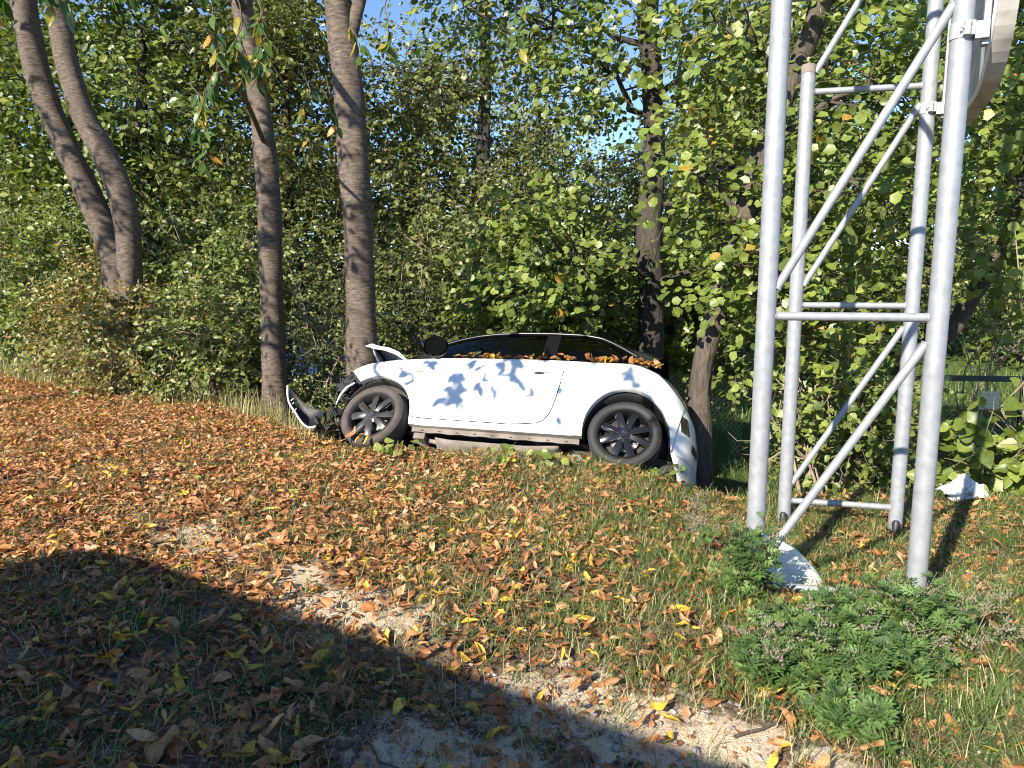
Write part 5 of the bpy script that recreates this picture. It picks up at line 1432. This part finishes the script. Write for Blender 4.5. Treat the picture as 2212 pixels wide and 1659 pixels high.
# dry stalks standing at the hedge foot
k = 2600; x = RNG.uniform(-8.5, -1.7, k); y = crest(x) + RNG.normal(.18, .22, k)
base = np.stack([x, y, ground_z(x, y)], 1)
st = link("dry_stalks", blades("dry_stalks", base, RNG.uniform(.12, .45, k), RNG.uniform(.1, .9, k), RNG.uniform(0, 6.28, k), RNG.uniform(.8, 1, k), RNG.uniform(.002, .004, k)), G['grass'])
tag(st, "dry stalks and dead grass along the foot of the hedge", "grass", None, "stuff")
# small creeping weeds in the foreground
def weed_density(x, y):
    v = np.where(in_shade(x, y + .1), .85, .12) * (patch(x, y, 1.5, 1.2) > .45) + .5 * ((x > .9) & (y < 3.2) & (patch(x, y, 2, .3) > .5))
    return np.where(inview(x, y) & (y < 4.2), v * (1 - np.clip(1.3 * sand(x, y), 0, 1)), 0)
C = scatter(15000, -3.4, 2.6, 1.7, 4.2, weed_density); n = len(C)
p = np.stack([C[:, 0], C[:, 1], ground_z(C[:, 0], C[:, 1]) + RNG.uniform(.004, .035, n)], 1)
dd = RNG.normal(0, 1, (n, 3)); dd[:, 2] = np.abs(dd[:, 2]) * .4
nn = np.array([0, 0, 1.]) + RNG.normal(0, .5, (n, 3))
we = link("creeping_weeds", leaves_np("creeping_weeds", p, dd, nn, RNG.uniform(.008, .02, n), .7, np.clip(RNG.beta(2, 3, n) * .8, 0, 1), T_OVATE), G['mugwort'])
tag(we, "small creeping weeds between leaves in the foreground shade", "weeds", None, "stuff")

# ivy-like seedlings in front of the sill and along the crest
def seedling(label, pts, n, leaf, kind='hazel', h=.16):
    for i, (x, y, lab) in enumerate(pts):
        gz_ = float(ground_z(x, y)); root = empty("seedling", (x, y, gz_)); tag(root, lab, "plant")
        P = np.array([x, y, gz_]) + np.stack([RNG.normal(0, .09, n), RNG.normal(0, .05, n), RNG.uniform(.03, h, n)], 1)
        dd = RNG.normal(0, .6, (n, 3)) + np.array([0, -.2, -.1]); nn = Sn + np.array([0, 0, .5]) + RNG.normal(0, .4, (n, 3))
        leaf_parts(root, kind, P, dd, nn, leaf * RNG.uniform(.6, 1.2, n))
        sb = MB()
        for q in P[::2]: sb.tube([(0, 0, -.02), tuple((q - np.array([x, y, gz_])) * .6 + np.array([0, 0, .02])), tuple(q - np.array([x, y, gz_]))], [.003, .002, .0015], 4)
        sb.build("stems", M['twig_pale'], root)
seedling("", [(.30, 5.72, "green leafy seedling in front of the car sill near the rear wheel"), (-.05, 5.80, "small green seedling below the middle of the car sill"), (-.98, 6.08, "tiny green seedling behind the front wheel"), (1.15, 5.62, "small green plant at the foot of the rear tyre")], 16, .075)

# ------------------------------------------------------------------ mugwort at the foot of the mast
def lobed(name, pos, d, nr, size, lr):
    """deeply cut leaves: five narrow lobes on a midrib"""
    d = nrm(d); nr = nrm(nr - d * np.sum(nr * d, -1, keepdims=True)); s = np.cross(d, nr)
    T = []; F = []
    def lobe(b, tip, w):
        b, tip = np.array(b), np.array(tip); ax = tip - b; pr = np.array([-ax[1], ax[0]]); pr = pr / np.linalg.norm(pr) * w; m_ = b + ax * .5
        k = len(T); T.extend([b, m_ + pr, tip, m_ - pr]); F.append((k, k + 3, k + 2, k + 1))
    lobe((0, .3), (0, 1.0), .11); lobe((0, .0), (0, .55), .06)
    for q in (-1, 1):
        lobe((0, .5), (q * .34, .86), .08); lobe((0, .33), (q * .42, .60), .085); lobe((0, .16), (q * .30, .32), .06)
    T = np.array(T); F = np.array(F); k = len(pos)
    lift = .25 * np.abs(T[:, 0]) - .15 * T[:, 1] ** 2
    V = pos[:, None] + size[:, None, None] * (s[:, None] * T[None, :, 0:1] + d[:, None] * T[None, :, 1:2] + nr[:, None] * lift[None, :, None])
    q = (F[None] + (np.arange(k) * len(T))[:, None, None]).reshape(-1, 4)
    return np_mesh(name, V.reshape(-1, 3), q.ravel(), np.arange(len(q)) * 4, np.repeat(lr, len(T)))
def mugwort(x, y, label, nst, h, spread, leaf, seeds, dead=False):
    gz_ = float(ground_z(x, y)); root = empty("mugwort_plant", (x, y, gz_)); tag(root, label, "weed", "mugwort around the mast foot")
    sb = MB(); Lp, Ld, Ln, Ls = [], [], [], []; sd = MB()
    for k in range(nst):
        a = RNG.uniform(0, 6.28); q = spread * RNG.random() ** .6; hh = h * RNG.uniform(.55, 1.1)
        p0 = np.array([RNG.normal(0, .06), RNG.normal(0, .05), 0]); e = np.array([q * math.cos(a), q * math.sin(a) * .8, hh])
        mid = p0 * .5 + e * .5 + np.array([0, 0, hh * .12]) + RNG.normal(0, .02, 3)
        pth = [p0 * (1 - t) ** 2 + 2 * mid * t * (1 - t) + e * t * t for t in np.linspace(0, 1, 8)]
        sb.tube(pth, list(np.linspace(.003, .0012, 8)), 4)
        seedy = k < seeds
        m_ = 5 if seedy else 15
        tt = RNG.uniform(.2, 1.0, m_)
        for t in tt:
            b = p0 * (1 - t) ** 2 + 2 * mid * t * (1 - t) + e * t * t; az = RNG.uniform(0, 6.28)
            Lp.append(b); Ld.append((math.cos(az), math.sin(az), RNG.normal(.25, .3))); Ln.append(np.array([0, 0, .8]) + Sn * .4 + RNG.normal(0, .35, 3)); Ls.append(leaf * RNG.uniform(.6, 1.2) * (1.15 - .5 * t))
        if seedy:
            for j in range(26):
                t = RNG.uniform(.55, 1.12); b = p0 * (1 - t) ** 2 + 2 * mid * t * (1 - t) + e * t * t + RNG.normal(0, .012, 3); r = RNG.uniform(.0025, .005)
                sd.add([b + np.array(v) * r for v in ((1, 0, 0), (-1, 0, 0), (0, 1, 0), (0, -1, 0), (0, 0, 1.4), (0, 0, -1.4))], [(0, 2, 4), (2, 1, 4), (1, 3, 4), (3, 0, 4), (2, 0, 5), (1, 2, 5), (3, 1, 5), (0, 3, 5)])
                if j % 4 == 0:
                    e2 = b + np.array([RNG.normal(0, .05), RNG.normal(0, .04), RNG.uniform(.01, .05)]); sb.tube([b, e2], [.0015, .0008], 4)
                    for i in range(8):
                        b2 = b + (e2 - b) * (i / 7) + RNG.normal(0, .004, 3)
                        sd.add([b2 + np.array(v) * r for v in ((1, 0, 0), (-1, 0, 0), (0, 1, 0), (0, -1, 0), (0, 0, 1.4), (0, 0, -1.4))], [(0, 2, 4), (2, 1, 4), (1, 3, 4), (3, 0, 4), (2, 0, 5), (1, 2, 5), (3, 1, 5), (0, 3, 5)])
    sb.build("stems", M['stem_green'], root)
    o = link("foliage", lobed("foliage", np.array(Lp), np.array(Ld), np.array(Ln), np.array(Ls), np.clip(RNG.beta(2, 2, len(Lp)), 0, 1)), G['mugwort'], root); o["kind"] = "stuff"
    if seeds:
        o = sd.build("seed_heads", G['seed'], root, smooth=False); o["kind"] = "stuff"
mugwort(1.17, 3.46, "tall mugwort climbing the foot of the left mast leg", 24, .42, .13, 0.096, 3)
mugwort(1.26, 3.06, "dark green mugwort in front of the cream plastic cover", 34, .15, .22, 0.096, 2)
mugwort(1.55, 3.10, "bushy mugwort between the front mast legs", 46, .20, .24, 0.102, 2)
mugwort(1.76, 3.04, "mugwort round the foot of the right mast leg", 34, .28, .22, 0.090, 4)
mugwort(1.06, 2.76, "mugwort with dull seed heads low at the left of the weed patch", 30, .18, .20, 0.090, 5)
mugwort(1.32, 2.74, "mugwort with a brownish seed plume in the middle of the weed patch", 40, .24, .22, 0.096, 6)
mugwort(1.56, 2.76, "mugwort leaning right at the edge of the weed patch", 30, .20, .22, 0.084, 3)
mugwort(1.24, 2.44, "small mugwort clump nearest the bottom of the picture", 26, .14, .16, 0.084, 1)
mugwort(1.98, 2.98, "dry mugwort stems with pale seed heads right of the mast leg", 10, .24, .30, 0.060, 8)
mugwort(1.10, 4.1, "thin dry mugwort stalks left of the mast", 9, .40, .14, 0.060, 7)

# ------------------------------------------------------------------ fallen twigs, stalks and pebbles
def ground_twig(label, pts, r, forks=()):
    c = pts[0]; gz_ = float(ground_z(*c)); root = empty("fallen_twig", (c[0], c[1], gz_)); tag(root, label, "twig")
    def pth(pp, lift=.015): return [(p[0] - c[0], p[1] - c[1], float(ground_z(p[0], p[1])) + lift + .01 * math.sin(3 * i) - gz_) for i, p in enumerate(pp)]
    fine = []
    for a, b in zip(pts[:-1], pts[1:]):
        for t in np.linspace(0, 1, 5)[:-1]: fine.append((a[0] + (b[0] - a[0]) * t + random.gauss(0, .006), a[1] + (b[1] - a[1]) * t + random.gauss(0, .006)))
    fine.append(pts[-1])
    MB().tube(pth(fine), list(np.linspace(r, r * .5, len(fine))), 7).build("stick", M['twig'], root)
    for f in forks: MB().tube(pth(f), list(np.linspace(r * .6, r * .25, len(f))), 5).build("fork", M['twig'], root)
ground_twig("long thin twig lying on the sunlit leaves at left", [(-2.25, 4.9), (-1.75, 4.55), (-1.45, 4.25)], .007, [[(-1.9, 4.68), (-1.85, 4.4), (-1.7, 4.3)]])
ground_twig("dark stick lying in the shade at left", [(-2.15, 3.15), (-1.75, 2.98), (-1.40, 2.82), (-1.08, 2.76)], .009)
ground_twig("short dark stick pointing at the camera in the shade", [(-1.06, 2.74), (-1.07, 2.52)], .009)
ground_twig("thin stick on the shaded ground near the middle", [(-.95, 2.62), (-.55, 2.63), (-.35, 2.62)], .006)
ground_twig("upright weathered stick at the bottom edge left of the sand", [(-.50, 2.42), (-.53, 2.28), (-.52, 2.18)], .010, [[(-.5, 2.33), (-.44, 2.22), (-.36, 2.18)]])
ground_twig("twig across the sunlit sand left of the weeds", [(.78, 2.36), (1.0, 2.48), (1.2, 2.6), (1.32, 2.72)], .006)
x, y, k = 2.45, 3.35, 0
root = empty("dry_stalk", (2.42, 3.2, float(ground_z(2.42, 3.2)))); tag(root, "single straight pale dry stalk leaning right of the mast leg", "stalk")
MB().tube([(0, 0, 0), (.10, .06, .16), (.22, .14, .36)], [.004, .0035, .002], 5).build("stem", M['twig_pale'], root)
pb = MB(); 
def pebble_density(x, y): return np.where(inview(x, y) & (y < 3.6), np.clip(sand(x, y) * 1.2, .03, 1) * (patch(x, y, 3, 2) > .3), 0)
C = scatter(1100, -3, 2.5, 1.8, 3.6, pebble_density)
for (a, b) in C:
    r = random.uniform(.003, .011) * (1.8 if random.random() > .93 else 1); c = np.array([a, b, float(ground_z(a, b)) + r * .2])
    sx_, sy_ = random.uniform(.8, 1.4), random.uniform(.8, 1.4)
    V_ = [(1, 0, 0), (-1, 0, 0), (0, 1, 0), (0, -1, 0), (0, 0, .7), (0, 0, -.7), (.6, .6, .35), (-.6, .6, .35), (-.6, -.6, .35), (.6, -.6, .35)]
    pb.add([c + np.array((v[0] * sx_, v[1] * sy_, v[2])) * r for v in V_], [(0, 6, 4), (6, 2, 4), (2, 7, 4), (7, 1, 4), (1, 8, 4), (8, 3, 4), (3, 9, 4), (9, 0, 4), (0, 2, 6), (2, 1, 7), (1, 3, 8), (3, 0, 9)])
o = pb.build("gravel", M['stone'], None, smooth=True); tag(o, "small stones lying on the bare sand", "gravel", None, "stuff")

# leaves propped against the front wheel
for k, (x, z, v, sc_) in enumerate([(-.10, .07, .42, .13), (-.03, .03, .93, .10), (.06, .02, .92, .10), (-.16, .03, .6, .10), (.0, .06, .5, .09)]):
    shp = curled(1)[0]
    loc = Matrix.Translation((x, -.87, z)) @ Matrix.Rotation(math.radians(75), 4, 'X') @ Matrix.Rotation(random.gauss(0, .4), 4, 'Y') @ Matrix.Rotation(random.gauss(0, .6), 4, 'Z') @ Matrix.Scale(sc_, 4)
    w = colour_word(v)
    one_leaf(shp, v, car.matrix_world @ loc, f"{w} fallen leaf propped against the front wheel of the white car", f"{w} leaves against the front wheel")
